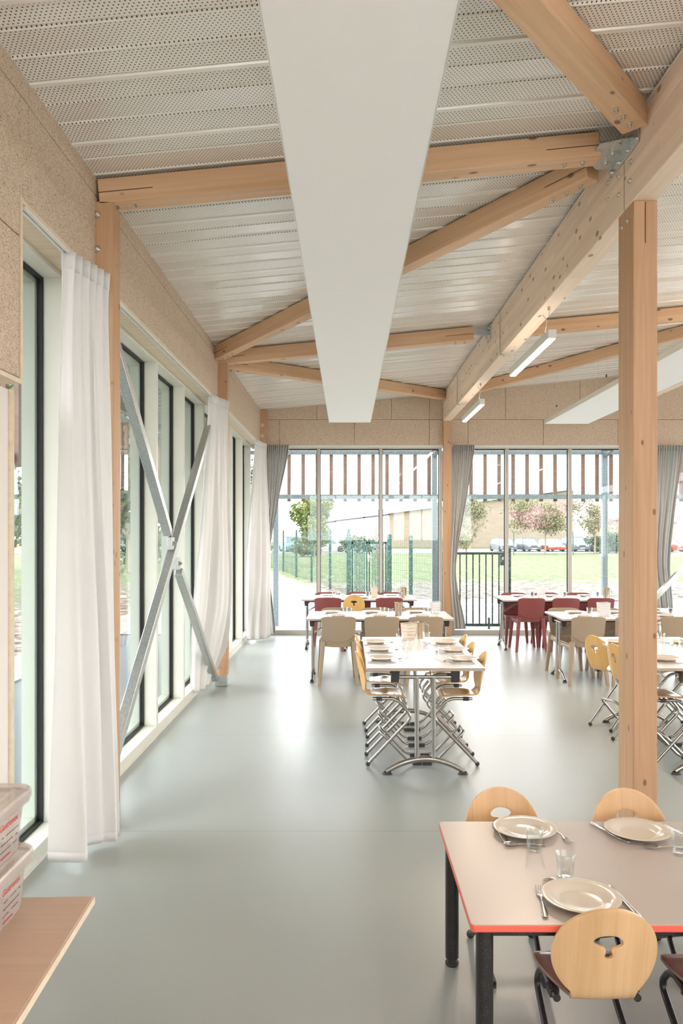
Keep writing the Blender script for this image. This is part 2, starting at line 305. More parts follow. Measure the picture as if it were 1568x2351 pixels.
# ------------------------------------------------------------------ mesh builder
class MB:
    def __init__(s): s.v = []; s.f = []
    def box(s, x0, x1, y0, y1, z0, z1, mat=None):
        b = len(s.v)
        P = [(x0, y0, z0), (x1, y0, z0), (x1, y1, z0), (x0, y1, z0), (x0, y0, z1), (x1, y0, z1), (x1, y1, z1), (x0, y1, z1)]
        if mat is not None: P = [tuple(mat @ Vector(p)) for p in P]
        s.v += P
        s.f += [tuple(b + i for i in q) for q in ((0, 3, 2, 1), (4, 5, 6, 7), (0, 1, 5, 4), (1, 2, 6, 5), (2, 3, 7, 6), (3, 0, 4, 7))]
        return s
    def bar(s, p0, p1, w, h, up=(0, 0, 1)):
        p0, p1 = Vector(p0), Vector(p1); d = (p1 - p0); L = d.length; d.normalize()
        u = Vector(up); sd = d.cross(u).normalized(); u = sd.cross(d)
        m = Matrix((d, sd, u)).transposed().to_4x4(); m.translation = p0
        return s.box(0, L, -w / 2, w / 2, -h / 2, h / 2, m)
    def poly(s, pts): b = len(s.v); s.v += [tuple(p) for p in pts]; s.f.append(tuple(range(b, b + len(pts)))); return s
    def prism(s, pts, ext):   # planar polygon extruded by a vector
        b = len(s.v); n = len(pts); e = Vector(ext)
        s.v += [tuple(p) for p in pts] + [tuple(Vector(p) + e) for p in pts]
        s.f.append(tuple(range(b + n - 1, b - 1, -1))); s.f.append(tuple(range(b + n, b + 2 * n)))
        for i in range(n): j = (i + 1) % n; s.f.append((b + i, b + j, b + n + j, b + n + i))
        return s
    def tube(s, pts, r, n=10, closed=False):
        pts = [Vector(p) for p in pts]; N = len(pts); rr = r if isinstance(r, (list, tuple)) else [r] * N
        T = []
        for i in range(N):
            a = pts[(i - 1) % N] if (closed or i > 0) else pts[i]; c = pts[(i + 1) % N] if (closed or i < N - 1) else pts[i]
            T.append((c - a).normalized())
        ref = Vector((0, 0, 1)) if abs(T[0].z) < 0.9 else Vector((1, 0, 0))
        u = T[0].cross(ref).normalized(); b = len(s.v)
        for i in range(N):
            u = (u - T[i] * u.dot(T[i])).normalized(); v = T[i].cross(u)
            for k in range(n):
                a = 2 * pi * k / n; s.v.append(tuple(pts[i] + (u * cos(a) + v * sin(a)) * rr[i]))
        for i in range(N if closed else N - 1):
            j = (i + 1) % N
            for k in range(n): q = (k + 1) % n; s.f.append((b + i * n + k, b + i * n + q, b + j * n + q, b + j * n + k))
        if not closed: s.f.append(tuple(b + k for k in range(n - 1, -1, -1))); s.f.append(tuple(b + (N - 1) * n + k for k in range(n)))
        return s
    def lathe(s, prof, n=32, o=(0, 0, 0)):
        b = len(s.v); m = len(prof)
        for i in range(n):
            a = 2 * pi * i / n
            for r, z in prof: s.v.append((o[0] + max(r, 1e-5) * cos(a), o[1] + max(r, 1e-5) * sin(a), o[2] + z))
        for i in range(n):
            j = (i + 1) % n
            for k in range(m - 1): s.f.append((b + i * m + k, b + j * m + k, b + j * m + k + 1, b + i * m + k + 1))
        return s
    def surf(s, fn, nu, nv, closed=False):
        b = len(s.v)
        for j in range(nv + 1):
            for i in range(nu + (0 if closed else 1)): s.v.append(tuple(fn(i / nu, j / nv)))
        w_ = nu if closed else nu + 1
        for j in range(nv):
            for i in range(nu):
                k = (i + 1) % w_ if closed else i + 1
                s.f.append((b + j * w_ + i, b + j * w_ + k, b + (j + 1) * w_ + k, b + (j + 1) * w_ + i))
        return s
    def build(s, name, mat, parent=None, bevel=0, solid=0, smooth=True, weld=True, angle=35, segs=2, subsurf=0):
        me = bpy.data.meshes.new(name); me.from_pydata(s.v, [], s.f)
        if weld:
            bm = bmesh.new(); bm.from_mesh(me); bmesh.ops.remove_doubles(bm, verts=bm.verts, dist=1e-5)
            bmesh.ops.recalc_face_normals(bm, faces=bm.faces); bm.to_mesh(me); bm.free()
        me.materials.append(M[mat] if isinstance(mat, str) else mat)
        if smooth:
            for p in me.polygons: p.use_smooth = True
            me.set_sharp_from_angle(angle=R(angle))
        o = bpy.data.objects.new(name, me); COL.objects.link(o)
        if parent is not None: o.parent = parent
        if solid: q = o.modifiers.new('solid', 'SOLIDIFY'); q.thickness = solid; q.offset = 0
        if bevel: q = o.modifiers.new('bevel', 'BEVEL'); q.width = bevel; q.segments = segs; q.limit_method = 'ANGLE'; q.angle_limit = R(40)
        if subsurf: q = o.modifiers.new('sub', 'SUBSURF'); q.levels = subsurf; q.render_levels = subsurf
        return o

def fillet(pts, rad, seg=6):
    pts = [Vector(p) for p in pts]; out = [pts[0]]
    for i in range(1, len(pts) - 1):
        a, b, c = pts[i - 1], pts[i], pts[i + 1]; d1 = (a - b); d2 = (c - b)
        r = min(rad, d1.length * 0.49, d2.length * 0.49); p, q = b + d1.normalized() * r, b + d2.normalized() * r
        for k in range(seg + 1):
            t = k / seg; out.append(p * (1 - t) ** 2 + b * 2 * t * (1 - t) + q * t * t)
    return out + [pts[-1]]

def crom(pts, t):   # catmull-rom through a list of tuples, t in 0..1
    n = len(pts) - 1; x = min(max(t, 0), 1) * n; i = min(int(x), n - 1); f = x - i
    P = [Vector(pts[max(0, min(n, i + k))]) for k in (-1, 0, 1, 2)]
    return 0.5 * ((2 * P[1]) + (P[2] - P[0]) * f + (2 * P[0] - 5 * P[1] + 4 * P[2] - P[3]) * f * f + (3 * P[1] - P[0] - 3 * P[2] + P[3]) * f ** 3)

def tag(o, label=None, cat=None, group=None, kind=None):
    if label: o['label'] = label
    if cat: o['category'] = cat
    if group: o['group'] = group
    if kind: o['kind'] = kind
    return o
def thing(name, label, cat, loc=(0, 0, 0), rz=0, group=None):
    o = bpy.data.objects.new(name, None); COL.objects.link(o); o.location = loc; o.rotation_euler = (0, 0, rz)
    o.empty_display_size = 0.1
    return tag(o, label, cat, group)
def struct(o): o['kind'] = 'structure'; return o
KIDS = {}
def copy_tree(o, parent=None):
    c = o.copy(); COL.objects.link(c); c.parent = parent
    for ch in list(o.children): copy_tree(ch, c)
    return c
def place(proto, used, loc, rz, label, group):   # first use moves the original, later uses copy it
    o = proto if not used.get(proto.name) else copy_tree(proto)
    used[proto.name] = True
    o.location = loc; o.rotation_euler = (0, 0, rz); o['label'] = label
    if group: o['group'] = group
    return o
USED = {}

# ================================================================== THE SETTING
def zc(x): return 3.593 + 0.095 * (x + 1.383)       # underside of the sloping roof deck

struct(MB().box(-1.70, 9.3, -3.6, 12.78, -0.12, 0.0).build('floor', 'floor', weld=False))

# roof deck: folded perforated sheets, ribs running across the room
prof = [(0, 0), (.028, 0), (.032, .012), (.150, .005), (.163, .013), (.176, .005), (.335, .012), (.348, .004), (.361, .012), (.510, .006), (.519, .014), (.525, 0)]
mb = MB(); X0, X1 = -1.70, 9.3
k0 = int((-3.6 - DECK_0) / DECK_P) - 1; yy = []
for k in range(k0, 16):
    for a, b in prof[:-1]:
        y = DECK_0 + k * DECK_P + a
        if -3.6 <= y <= 12.9: yy.append((y, b))
for i in range(len(yy) - 1):
    (ya, za), (yb, zb) = yy[i], yy[i + 1]
    mb.poly([(X0, ya, zc(X0) + za), (X0, yb, zc(X0) + zb), (X1, yb, zc(X1) + zb), (X1, ya, zc(X1) + za)])
mb.poly([(X0, -3.7, zc(X0) + .10), (X0, 13.0, zc(X0) + .10), (X1, 13.0, zc(X1) + .10), (X1, -3.7, zc(X1) + .10)])
struct(mb.build('ceiling', 'deck', smooth=False))

def boards_left(name, rects, x0, x1):
    mb = MB(); g = 0.002
    for (a, b, c, d) in rects: mb.box(x0, x1, a + g, b - g, c + g, d - g)
    return struct(mb.build(name, 'woodwool', bevel=0.003, segs=1))
WX = -1.383
rects = []
ys = [-3.6, -2.6, -1.4, -.2, 1.0, 2.2, 3.40, 4.62, 5.90, 7.15, 8.40, 9.62, 10.85, 12.08, 12.6]
for i in range(len(ys) - 1):
    a, b = ys[i], ys[i + 1]
    rects.append((a, b, 3.50, 3.64))
    if b <= 2.3: rects.append((a, b, 2.90, 3.50)); rects.append((a, b, 2.30, 2.90))
    elif a >= 3.3: rects.append((a, b, 3.05, 3.50))
rects += [(2.2, 3.31, 2.90, 3.50), (2.2, 3.31, 2.30, 2.90), (3.31, 3.40, 3.05, 3.50)]
boards_left('wall_left', rects, WX - 0.035, WX)
struct(MB().box(WX - 0.20, WX - 0.036, -3.6, 3.30, 2.30, 3.70).box(WX - 0.20, WX - 0.036, 3.30, 12.6, 3.07, 3.70).build('wall_left_core', 'wallwhite'))
mb = MB()
for (a, b, c, d) in [(-1.50, -1.09, 3.05, 3.46), (-1.09, .112, 3.05, 3.46), (.112, 1.316, 3.05, 3.46), (1.316, 1.94, 3.05, 3.46), (1.94, 3.15, 3.05, 3.46), (3.15, 4.35, 3.05, 3.46), (4.35, 5.55, 3.05, 3.46), (5.55, 6.75, 3.05, 3.46), (6.75, 7.95, 3.05, 3.46), (7.95, 9.2, 3.05, 3.46)]:
    mb.box(a + .002, b - .002, 12.60, 12.64, c + .002, d - .002)
for (a, b) in [(-1.5, -.49), (-.49, .707), (.707, 1.32), (1.32, 2.54), (2.54, 3.74), (3.74, 4.94), (4.94, 6.14), (6.14, 7.34), (7.34, 8.54), (8.54, 9.2)]:
    n0 = len(mb.v); mb.box(a + .002, b - .002, 12.60, 12.64, 3.462, 4.0)
    for q in (4, 5, 6, 7):
        v = mb.v[n0 + q]; mb.v[n0 + q] = (v[0], v[1], zc(v[0]) + .02)
struct(mb.build('wall_back', 'woodwool', bevel=0.003, segs=1))
struct(MB().prism([(-1.7, 12.645, 3.06), (9.3, 12.645, 3.06), (9.3, 12.645, zc(9.3) + .04), (-1.7, 12.645, zc(-1.7) + .04)], (0, .12, 0)).build('wall_back_core', 'wallwhite'))
# right and rear walls stand outside the frame: both glazed, the rear opening shaped to tune the light
mb = MB()
for y in (-3.5, -.4, 2.7, 5.8, 8.9, 12.0): mb.box(9.10, 9.25, y, y + .13, 0, 4.7)
mb.box(9.1, 9.25, -3.6, 12.7, 3.3, 4.75)
struct(mb.build('wall_right', 'postwood'))
mb = MB()
for x in (-1.6, 1.53, 4.58, 7.6): mb.box(x, x + .13, -3.6, -3.48, 0, 3.1)
mb.box(-1.7, 9.2, -3.6, -3.48, 0, 1.35); mb.box(4.7, 9.2, -3.6, -3.48, 1.35, 3.1)
mb.prism([(-1.7, -3.6, 3.05), (9.2, -3.6, 3.05), (9.2, -3.6, zc(9.2)), (-1.7, -3.6, zc(-1.7))], (0, .12, 0))
struct(mb.build('wall_rear', 'wallwhite'))

# white partition beside the counter with its timber edge
struct(MB().box(-1.62, -1.54, -3.6, 3.56, 0, 2.30).build('wall_left_partition', 'wallwhite', bevel=.002))
struct(MB().box(-1.64, -1.528, 3.56, 3.60, 0, 2.30).build('trim_1', 'trimwood', bevel=.002))
struct(MB().box(-1.54, WX + .003, -3.6, 3.33, 2.278, 2.298).box(-1.54, WX + .004, 3.312, 3.334, 2.298, 3.072).build('trim_2', 'trimwood', bevel=.001))
struct(MB().box(-1.66, WX + .004, 3.334, 12.45, 3.048, 3.066).build('trim_3', 'trimwood', bevel=.001))

# ---- left glazing, one window per bay
FI, FO = -1.54, -1.64     # inner and outer face of the mullion fins
def left_window(name, y0, y1, fins, zs=0.0):
    r = struct(MB().box(FO, FI, y0, y1, zs, 0.086).box(FO, FI, y0, y1, 3.023, 3.048).build(name, 'frame', bevel=.002))
    mb = MB()
    for y in fins: mb.box(FO, FI, y, y + .05, .086, 3.023)
    struct(mb.build('window_mullion', 'frame', r, bevel=.002))
    edges = [y0] + [f for f in fins]; g = MB(); p = MB(); o = MB()
    bounds = [y0 - .0] + list(fins) + [y1]
    for i in range(len(bounds) - 1):
        a = bounds[i] + (.05 if i > 0 else 0); b = bounds[i + 1]
        if b - a < .1: continue
        x0, x1 = -1.668, -1.640; t = .014
        for q in ((a, a + t, .086, 3.023), (b - t, b, .086, 3.023), (a, b, .086, .086 + t), (a, b, 3.023 - t, 3.023)): g.box(x0, x1, *q)
        p.box(-1.662, -1.656, a + t, b - t, .086 + t, 3.023 - t)
        for q in ((a, a + .045, .086, 3.023), (b - .045, b, .086, 3.023), (a, b, .05, .13), (a, b, 2.98, 3.05)): o.box(-1.74, -1.669, *q)
    struct(g.build('window_gasket', 'gasket', r)); struct(p.build('window_glass', 'glass', r)); struct(o.build('outer_frame', 'frameout', r))
    return r
left_window('window_1', 3.60, 4.42, [4.23])
left_window('window_2', 4.42, 8.50, [5.27, 6.33, 7.38, 8.40])
left_window('window_3', 8.50, 12.60, [9.43, 10.46, 11.48, 12.45])
struct(MB().box(-1.545, -1.534, 3.6, 12.6, 0, .012).build('baseboard_left', 'alulight'))

# ---- back glazing
def back_window(name, x0, x1, muls):
    r = struct(MB().box(x0, x1, 12.60, 12.72, 0, 0.078).box(x0, x1, 12.62, 12.72, 2.995, 3.05).build(name, 'alu', bevel=.002))
    mb = MB()
    for x in muls: mb.box(x - .024, x + .024, 12.615, 12.72, .078, 2.995)
    struct(mb.build('window_mullion', 'alu', r, bevel=.002))
    struct(MB().box(x0, x1, 12.605, 12.625, 3.012, 3.05).build('window_head', 'alulight', r))
    bounds = [x0] + list(muls) + [x1]; p = MB(); g = MB()
    for i in range(len(bounds) - 1):
        a, b = bounds[i] + .026, bounds[i + 1] - .026
        if b - a < .1: continue
        p.box(a, b, 12.700, 12.706, .08, 2.995)
        for q in ((a - .002, a + .008), (b - .008, b + .002)): g.box(q[0], q[1], 12.69, 12.715, .08, 2.995)
        g.box(a, b, 12.69, 12.715, 2.975, 2.995)
    struct(p.build('window_glass', 'glass', r)); struct(g.build('window_gasket', 'gasket', r))
back_window('window_4', -1.54, 1.531, [-1.47, -.464, .54, 1.50])
back_window('window_5', 1.661, 4.58, [1.70, 2.57, 3.588, 4.56])
back_window('window_6', 4.70, 9.2, [4.74, 5.66, 6.68, 7.70, 8.7])
def side_window(name, x0, x1, y0, y1, n):      # off-frame glazing on the right and behind
    mb = MB(); g = MB()
    for i in range(n + 1):
        t = i / n; x, y = x0 + (x1 - x0) * t, y0 + (y1 - y0) * t
        mb.box(x - .025, x + .025, y - .025, y + .025, .06, 3.05)
    dx, dy = (.02, 0) if x0 == x1 else (0, .02)
    for z in (.0, 3.0): mb.box(min(x0, x1) - dx, max(x0, x1) + dx, min(y0, y1) - dy, max(y0, y1) + dy, z, z + .06)
    r = struct(mb.build(name, 'frame'))
    g.box(min(x0, x1) - dx * .1, max(x0, x1) + dx * .1, min(y0, y1) - dy * .1, max(y0, y1) + dy * .1, .06, 3.0)
    struct(g.build('window_glass', 'glass', r))
side_window('window_7', 9.17, 9.17, -3.4, 12.5, 15)

side_window('window_8', -1.5, 9.1, -3.54, -3.54, 10)

# ================================================================== TIMBER FRAME
def bolts(parent, pts, nrm, r=.011, t=.012):
    nrm = Vector(nrm).normalized(); u = nrm.orthogonal().normalized(); v = nrm.cross(u)
    m3 = Matrix((u, v, nrm)).transposed().to_4x4()
    for p in pts:
        mb = MB(); q = m3.copy(); q.translation = Vector(p)
        ring = [(1.5 * r * cos(a), 1.5 * r * sin(a)) for a in [2 * pi * i / 16 for i in range(16)]]
        mb.prism([q @ Vector((a, b, 0)) for a, b in ring], q.to_3x3() @ Vector((0, 0, .003)))
        ring = [(r * cos(a), r * sin(a)) for a in [2 * pi * i / 6 for i in range(6)]]
        mb.prism([q @ Vector((a, b, .003)) for a, b in ring], q.to_3x3() @ Vector((0, 0, t)))
        ring = [(.45 * r * cos(a), .45 * r * sin(a)) for a in [2 * pi * i / 8 for i in range(8)]]
        mb.prism([q @ Vector((a, b, t)) for a, b in ring], q.to_3x3() @ Vector((0, 0, .010)))
        mb.build('bolt', 'steel', parent)

def timber(name, p0, p1, w, h, mat, label, cat, up=(0, 0, 1), bevel=.004, group=None, cut=None):
    """local x runs along the timber; p0, p1 lie on its top centre line"""
    p0, p1 = Vector(p0), Vector(p1); d = p1 - p0; L = d.length; d.normalize()
    u = Vector(up); sd = u.cross(d).normalized(); u = d.cross(sd)
    m = Matrix((d, sd, u)).transposed().to_4x4(); m.translation = p0
    r = thing(name, label, cat); r.matrix_world = m; r.location = p0; r.rotation_euler = m.to_euler()
    if group: r['group'] = group
    b = MB().box(0, L, -w / 2, w / 2, -h, 0)
    if cut:    # skewed end planes: shift the end vertices along x depending on side
        for i, (x, y, z) in enumerate(b.v): b.v[i] = (x + (cut[0] if x < L / 2 else cut[1]) * (y / w), y, z)
    b.build('timber', mat, r, bevel=bevel, segs=1)
    r['_L'] = L
    return r
def beam_end(r, L, w, h, at, side, n=2, slit=True):
    """bolt heads under the beam and the saw cut of the hidden knife plate; at = 0 near p0, 1 near p1"""
    s = 1 if at == 0 else -1; x0 = 0 if at == 0 else L
    bolts(r, [(x0 + s * (.09 + .10 * i), 0 + (.0), -h) for i in range(n)], (0, 0, -1), .0105, .014)
    if slit: MB().box(min(x0, x0 + s * .30), max(x0, x0 + s * .30), side * w / 2 - .0008, side * w / 2 + .0008, -h * .56, -h * .53).build('saw_cut', 'slot', r)

def roof_beam(a, b, label, name='roof_beam', ends=((0, -1), (1, -1)), w=.12, h=.138, n=2, cut=None):
    p0 = (a[0], a[1], zc(a[0]) - .003); p1 = (b[0], b[1], zc(b[0]) - .003)
    r = timber(name, p0, p1, w, h, 'beamwood', label, 'beam', up=(-.095, 0, 1), group=None, cut=cut)
    L = r['_L']
    for at, sd in ends: beam_end(r, L, w, h, at, sd, n)
    del r['_L']; return r
roof_beam((-1.375, 4.365), (1.385, 4.365), 'nearest crosswise roof beam, from left wall post to steel bracket')
roof_beam((1.47, 4.04), (-1.375, .35), 'thick diagonal roof brace at top right, in front of the nearest cross beam', n=3, ends=((0, -1),), w=.135, cut=(-.0, 0))
roof_beam((1.43, 4.60), (-1.36, 8.22), 'long diagonal roof brace leaving the bracket for the second left post', ends=((0, 1), (1, 1)), n=3)
roof_beam((-1.40, 8.44), (1.34, 8.44), 'second crosswise roof beam, ending short of the big glulam', n=2)
roof_beam((-1.36, 8.66), (1.50, 12.25), 'farthest left diagonal roof brace running to the back wall', ends=((0, -1), (1, -1)))
roof_beam((1.68, 8.44), (4.56, 8.44), 'crosswise roof beam right of the big glulam, above the lamps', ends=((0, -1),))
roof_beam((1.68, 12.25), (4.56, 8.62), 'diagonal roof brace right of the big glulam, reaching the back wall', ends=((0, 1),))

# main glulams
def glulam(x0, x1, zb, y0, y1, label):
    r = thing('glulam_beam', label, 'beam', (x0, y0, zb), R(90))
    L = y1 - y0; W = x1 - x0; ht = zc(x0) - zb - .002; hb = zc(x1) - zb - .002
    mb = MB(); n0 = 0
    mb.box(0, L, -W, 0, 0, ht)
    for i, (x, y, z) in enumerate(mb.v):
        if z > 0: mb.v[i] = (x, y, ht if y == 0 else hb)
    mb.build('timber', 'glulam', r, bevel=.005, segs=1)
    return r
g1 = glulam(1.531, 1.661, 3.428, -3.4, 12.56, 'huge knotty glulam beam running from near right to the back wall')
bolts(g1, [(y + 3.4, .0, z - 3.428) for y, z in ((4.233, 3.65), (4.24, 3.55), (4.418, 3.654), (4.418, 3.55), (4.60, 3.60), (4.60, 3.70))], (0, 1, 0), .010, .008)
MB().box(4.335 + 3.4 - .0015, 4.335 + 3.4 + .0015, -.0005, .0012, 0, .44).build('joint_line', 'slot', g1)
g2 = glulam(4.58, 4.70, 3.71, -3.4, 12.56, 'second glulam beam at the right edge, behind the hanging panel')
# steel connector at the nearest joint
t = thing('steel_bracket', 'galvanised steel bracket joining three roof timbers to the glulam beam', 'bracket', (1.53, 4.3, 3.74))
MB().prism([(-.17, -.07, 0), (-.008, -.15, 0), (-.008, .22, 0), (-.10, .22, 0), (-.17, .12, 0)], (0, 0, .008)).build('knife_plate', 'galv', t, bevel=.001, segs=1)
MB().box(-.010, -.001, -.20, .24, -.045, .055).build('side_plate', 'galv', t, bevel=.001, segs=1)
bolts(t, [(-.010, y, z) for y in (-.19, -.06, .08, .20) for z in (-.028, .038)], (-1, 0, 0), .010, .010)
bolts(t, [(-.07, y, 0) for y in (-.10, .02, .13)], (0, 0, -1), .010, .010)
t = thing('steel_bracket', 'small galvanised bracket where the second cross beam meets the glulam', 'bracket', (1.53, 8.44, 3.80))
MB().box(-.19, -.008, -.006, .006, -.03, .05).box(-.12, -.008, -.05, .05, -.006, .006).build('knife_plate', 'galv', t)
MB().box(-.010, -.001, -.10, .10, -.09, .07).build('side_plate', 'galv', t)
bolts(t, [(-.010, y, z) for y in (-.06, .06) for z in (-.05, .03)], (-1, 0, 0), .012, .012)
t = thing('steel_bracket', 'tiny galvanised bracket at the far end of the diagonal brace by back wall', 'bracket', (1.53, 12.28, 3.80))
MB().box(-.10, -.001, -.006, .006, -.06, .06).box(-.009, -.001, -.08, .08, -.08, .07).build('side_plate', 'galv', t)

def post(name, x0, x1, y0, y1, z1, label, foot=True, z0=.0):
    r = thing(name, label, 'post', ((x0 + x1) / 2, (y0 + y1) / 2, 0), 0)
    zz = .105 if foot else z0
    h = MB().box(0, z1 - zz, -(x1 - x0) / 2, (x1 - x0) / 2, -(y1 - y0) / 2, (y1 - y0) / 2).build('timber', 'postwood', r, bevel=.004, segs=1)
    # local x goes up; local y stays across, local z points back
    h.matrix_basis = Matrix(((0, 1, 0, 0), (0, 0, 1, 0), (1, 0, 0, zz), (0, 0, 0, 1)))
    if foot:
        w2, d2 = (x1 - x0) / 2, (y1 - y0) / 2
        MB().box(-w2, w2, -d2, d2, .004, .010).box(-w2, w2, -d2 - .002, -d2 + .006, .01, .12).box(w2 - .006, w2 + .002, -d2, d2, .01, .12).box(-w2 + .01, w2 - .012, -d2 + .012, d2 - .01, .01, .104).build('steel_foot', 'galv', r, bevel=.001, segs=1)
    return r
p = post('timber_post', -1.418, -1.285, 4.305, 4.435, 3.468, 'nearest left timber post, partly behind the big curtain, with two bolt heads')
for z in (3.395, 3.205):
    MB().lathe([(0, .016), (.012, .014), (.020, .006), (.022, 0), (0, 0)], 20).build('bolt_head', 'steel', p).matrix_basis = Matrix(((1, 0, 0, -.025), (0, 0, -1, -.065), (0, 1, 0, z), (0, 0, 0, 1)))
p = post('timber_post', -1.418, -1.285, 8.385, 8.515, 3.468, 'second left timber post with galvanised foot, at end of the steel cross')
MB().box(-.068, -.03, -.074, -.066, 3.05 - .05, 3.40).build('side_plate', 'galv', p)
bolts(p, [(-.05, -.074, z) for z in (3.32, 3.10)], (0, -1, 0), .010, .008)
bolts(p, [(-.02, -.065, z) for z in (.21, .29)], (0, -1, 0), .016, .008)
p = post('timber_post', -1.418, -1.285, 12.45, 12.575, 3.60, 'farthest left timber post in the corner behind gathered curtains', foot=False)
bolts(p, [(0, -.0625, z) for z in (3.35, 3.18)], (0, -1, 0), .020, .010)
post('timber_post', 1.531, 1.661, 12.50, 12.59, 3.428, 'slim timber post at back wall under the far end of the glulam', foot=False)
p = post('timber_post', 1.531, 1.661, 4.20, 4.43, 3.428, 'big square knotty timber post in the right foreground carrying the glulam', foot=False)
bolts(p, [(-.065, y - 4.315, z) for y, z in ((4.28, 3.35), (4.37, 3.347))], (-1, 0, 0), .010, .006)
MB().box(-.0025, .0025, -.1155, -.114, 3.20, 3.42).build('saw_cut', 'slot', p)
p = post('timber_post', 4.58, 4.70, 12.48, 12.59, 3.71, 'timber post at back wall hidden behind the big foreground post, under second glulam', foot=False)

# steel wind cross between the first two left posts
XB = -1.415
t = thing('steel_cross_brace', 'galvanised steel cross brace standing before the left windows', 'brace', (XB, 6.4, 0))
def bx_(a, b): return MB().bar((0, a[0] - 6.4, a[1]), (0, b[0] - 6.4, b[1]), .066, .075, up=(0, .6, -.8))
def brace_bar(nm, a, b, w=.066, h=.070):
    p0, p1 = Vector((0, a[0] - 6.4, a[1])), Vector((0, b[0] - 6.4, b[1])); d = (p1 - p0).normalized(); x = Vector((1, 0, 0)); u = d.cross(x).normalized()
    mb = MB(); L = (p1 - p0).length; th = .006
    m = Matrix((d, x, u)).transposed().to_4x4(); m.translation = p0
    mb.box(0, L, -w / 2, w / 2, -h / 2, h / 2, m)
    return mb.build(nm, 'galv', t, bevel=.006)
brace_bar('long_diagonal', (4.47, .10), (8.33, 2.98))
brace_bar('upper_diagonal', (4.52, 2.98), (6.18, 1.645))
brace_bar('lower_diagonal', (6.58, 1.32), (8.35, .09))
for (y, z) in ((6.28, 1.56), (6.50, 1.39)):
    MB().box(-.02, .02, y - 6.4 - .05, y - 6.4 + .05, z - .05, z + .05).build('lug_plate', 'galv', t, bevel=.003)
    bolts(t, [(.02, y - 6.4, z)], (1, 0, 0), .016, .016)

# galvanised diagonal far right at the back glazing
t = thing('steel_cross_brace', 'galvanised diagonal brace at far right beyond the post, before back glazing', 'brace', (5.05, 12.2, 0))
MB().bar((-.52, 0, .35), (1.9, 0, 2.95), .07, .08).build('diagonal', 'galv', t, bevel=.003)
MB().bar((-.50, .0, .30), (-.44, 0, .42), .09, .10).build('lug_plate', 'galv', t)

# ================================================================== CEILING FITTINGS
def radiant(x0, x1, ys, label):
    t = thing('radiant_ceiling_panel', label, 'ceiling panel', ((x0 + x1) / 2, ys[0], 3.25)); w2 = (x1 - x0) / 2
    for a, b in zip(ys[:-1], ys[1:]):
        MB().box(-w2, w2, a - ys[0] + .001, b - ys[0] - .001, 0, .045).build('panel_section', 'panel', t, bevel=.002, segs=1)
        MB().box(-w2 - .003, -w2, a - ys[0], b - ys[0], -.002, .055).box(w2, w2 + .003, a - ys[0], b - ys[0], -.002, .055).build('edge_rail', 'alulight', t)
        for y in (a + .55, b - .55):
            for sx in (-1, 1):
                x = sx * (w2 - .03); zt = zc((x0 + x1) / 2 + x) - 3.25
                MB().tube([(x, y - ys[0], .045), (x, y - ys[0], zt)], .0017, 6).build('suspension_wire', 'steel', t)
                MB().tube([(x, y - ys[0], .16), (x, y - ys[0], .19)], .008, 8).build('wire_adjuster', 'rubber', t)
    return t
radiant(-.265, .336, [-1.0, 2.05, 5.2, 8.35, 11.43], 'long white radiant ceiling panel hanging down the middle of the left bay')
radiant(2.91, 3.55, [-1.0, 2.05, 5.2, 8.35, 11.57], 'white radiant ceiling panel hanging right of the glulam beam')

lamp_no = 0
def lamp(x, y0, y1, label, zb=3.15, zbeam=3.428, cable=True, watts=12, up=0.3):
    t = thing('pendant_lamp', label, 'lamp', (x, y0, zb)); L = y1 - y0
    MB().box(-.032, .032, 0, L, .006, .075).build('lamp_body', 'lampbody', t, bevel=.002, segs=1)
    MB().box(-.025, .025, .012, L - .012, 0, .0058).build('diffuser', 'led', t)
    for y in (.10, L - .10): MB().tube([(0, y, .07), (0, y, zbeam - zb)], .0016, 6).build('suspension_wire', 'steel', t)
    if cable:
        MB().tube(fillet([(0, .25, .075), (.01, .22, .17), (.03, .30, zbeam - zb - .05), (0, .32, zbeam - zb)], .06), .004, 8).build('power_cable', 'cable', t)
        MB().lathe([(0, 0), (.012, 0), (.012, .03), (0, .03)], 12, (0, .10, zbeam - zb - .03)).build('ceiling_hook', 'steel', t)
    l = bpy.data.lights.new('lamp_light', 'AREA'); l.shape = 'RECTANGLE'; l.size = .05; l.size_y = L; l.energy = watts; l.color = (1, .80, .62)
    o = bpy.data.objects.new('lamp_light', l); COL.objects.link(o); o.parent = t; o.location = (0, L / 2, -.004)
    l = bpy.data.lights.new('added_ceiling_fill', 'AREA'); l.shape = 'RECTANGLE'; l.size = .05; l.size_y = L; l.energy = up; l.color = (1, .84, .70)  # added upward fill that lifts the ceiling, not part of the fixture
    o = bpy.data.objects.new('added_ceiling_fill', l); COL.objects.link(o); o.parent = t; o.location = (0, L / 2, .079); o.rotation_euler = (pi, 0, 0)
    return t
lamp(1.59, 6.08, 7.55, 'nearer linear pendant lamp glowing warm white under the glulam')
lamp(1.59, 9.25, 10.67, 'farther small linear pendant lamp glowing under the glulam')
lamp(1.59, .0, 1.5, 'added linear pendant lamp under the glulam, close overhead outside the photo', watts=1, up=9)  # this and the next three lamps are unseen, added to light the room
lamp(4.64, 6.0, 7.5, 'added linear pendant lamp under second glulam, outside the photo at right', watts=5, up=9, zbeam=3.71)
lamp(4.64, .6, 2.1, 'added linear pendant lamp under second glulam, beside the viewpoint outside the photo', watts=1.5, up=9, zbeam=3.71)
lamp(-.9, -1.6, -.1, 'added linear pendant lamp behind the viewpoint above the counter', watts=1.5, up=9, zbeam=3.60)
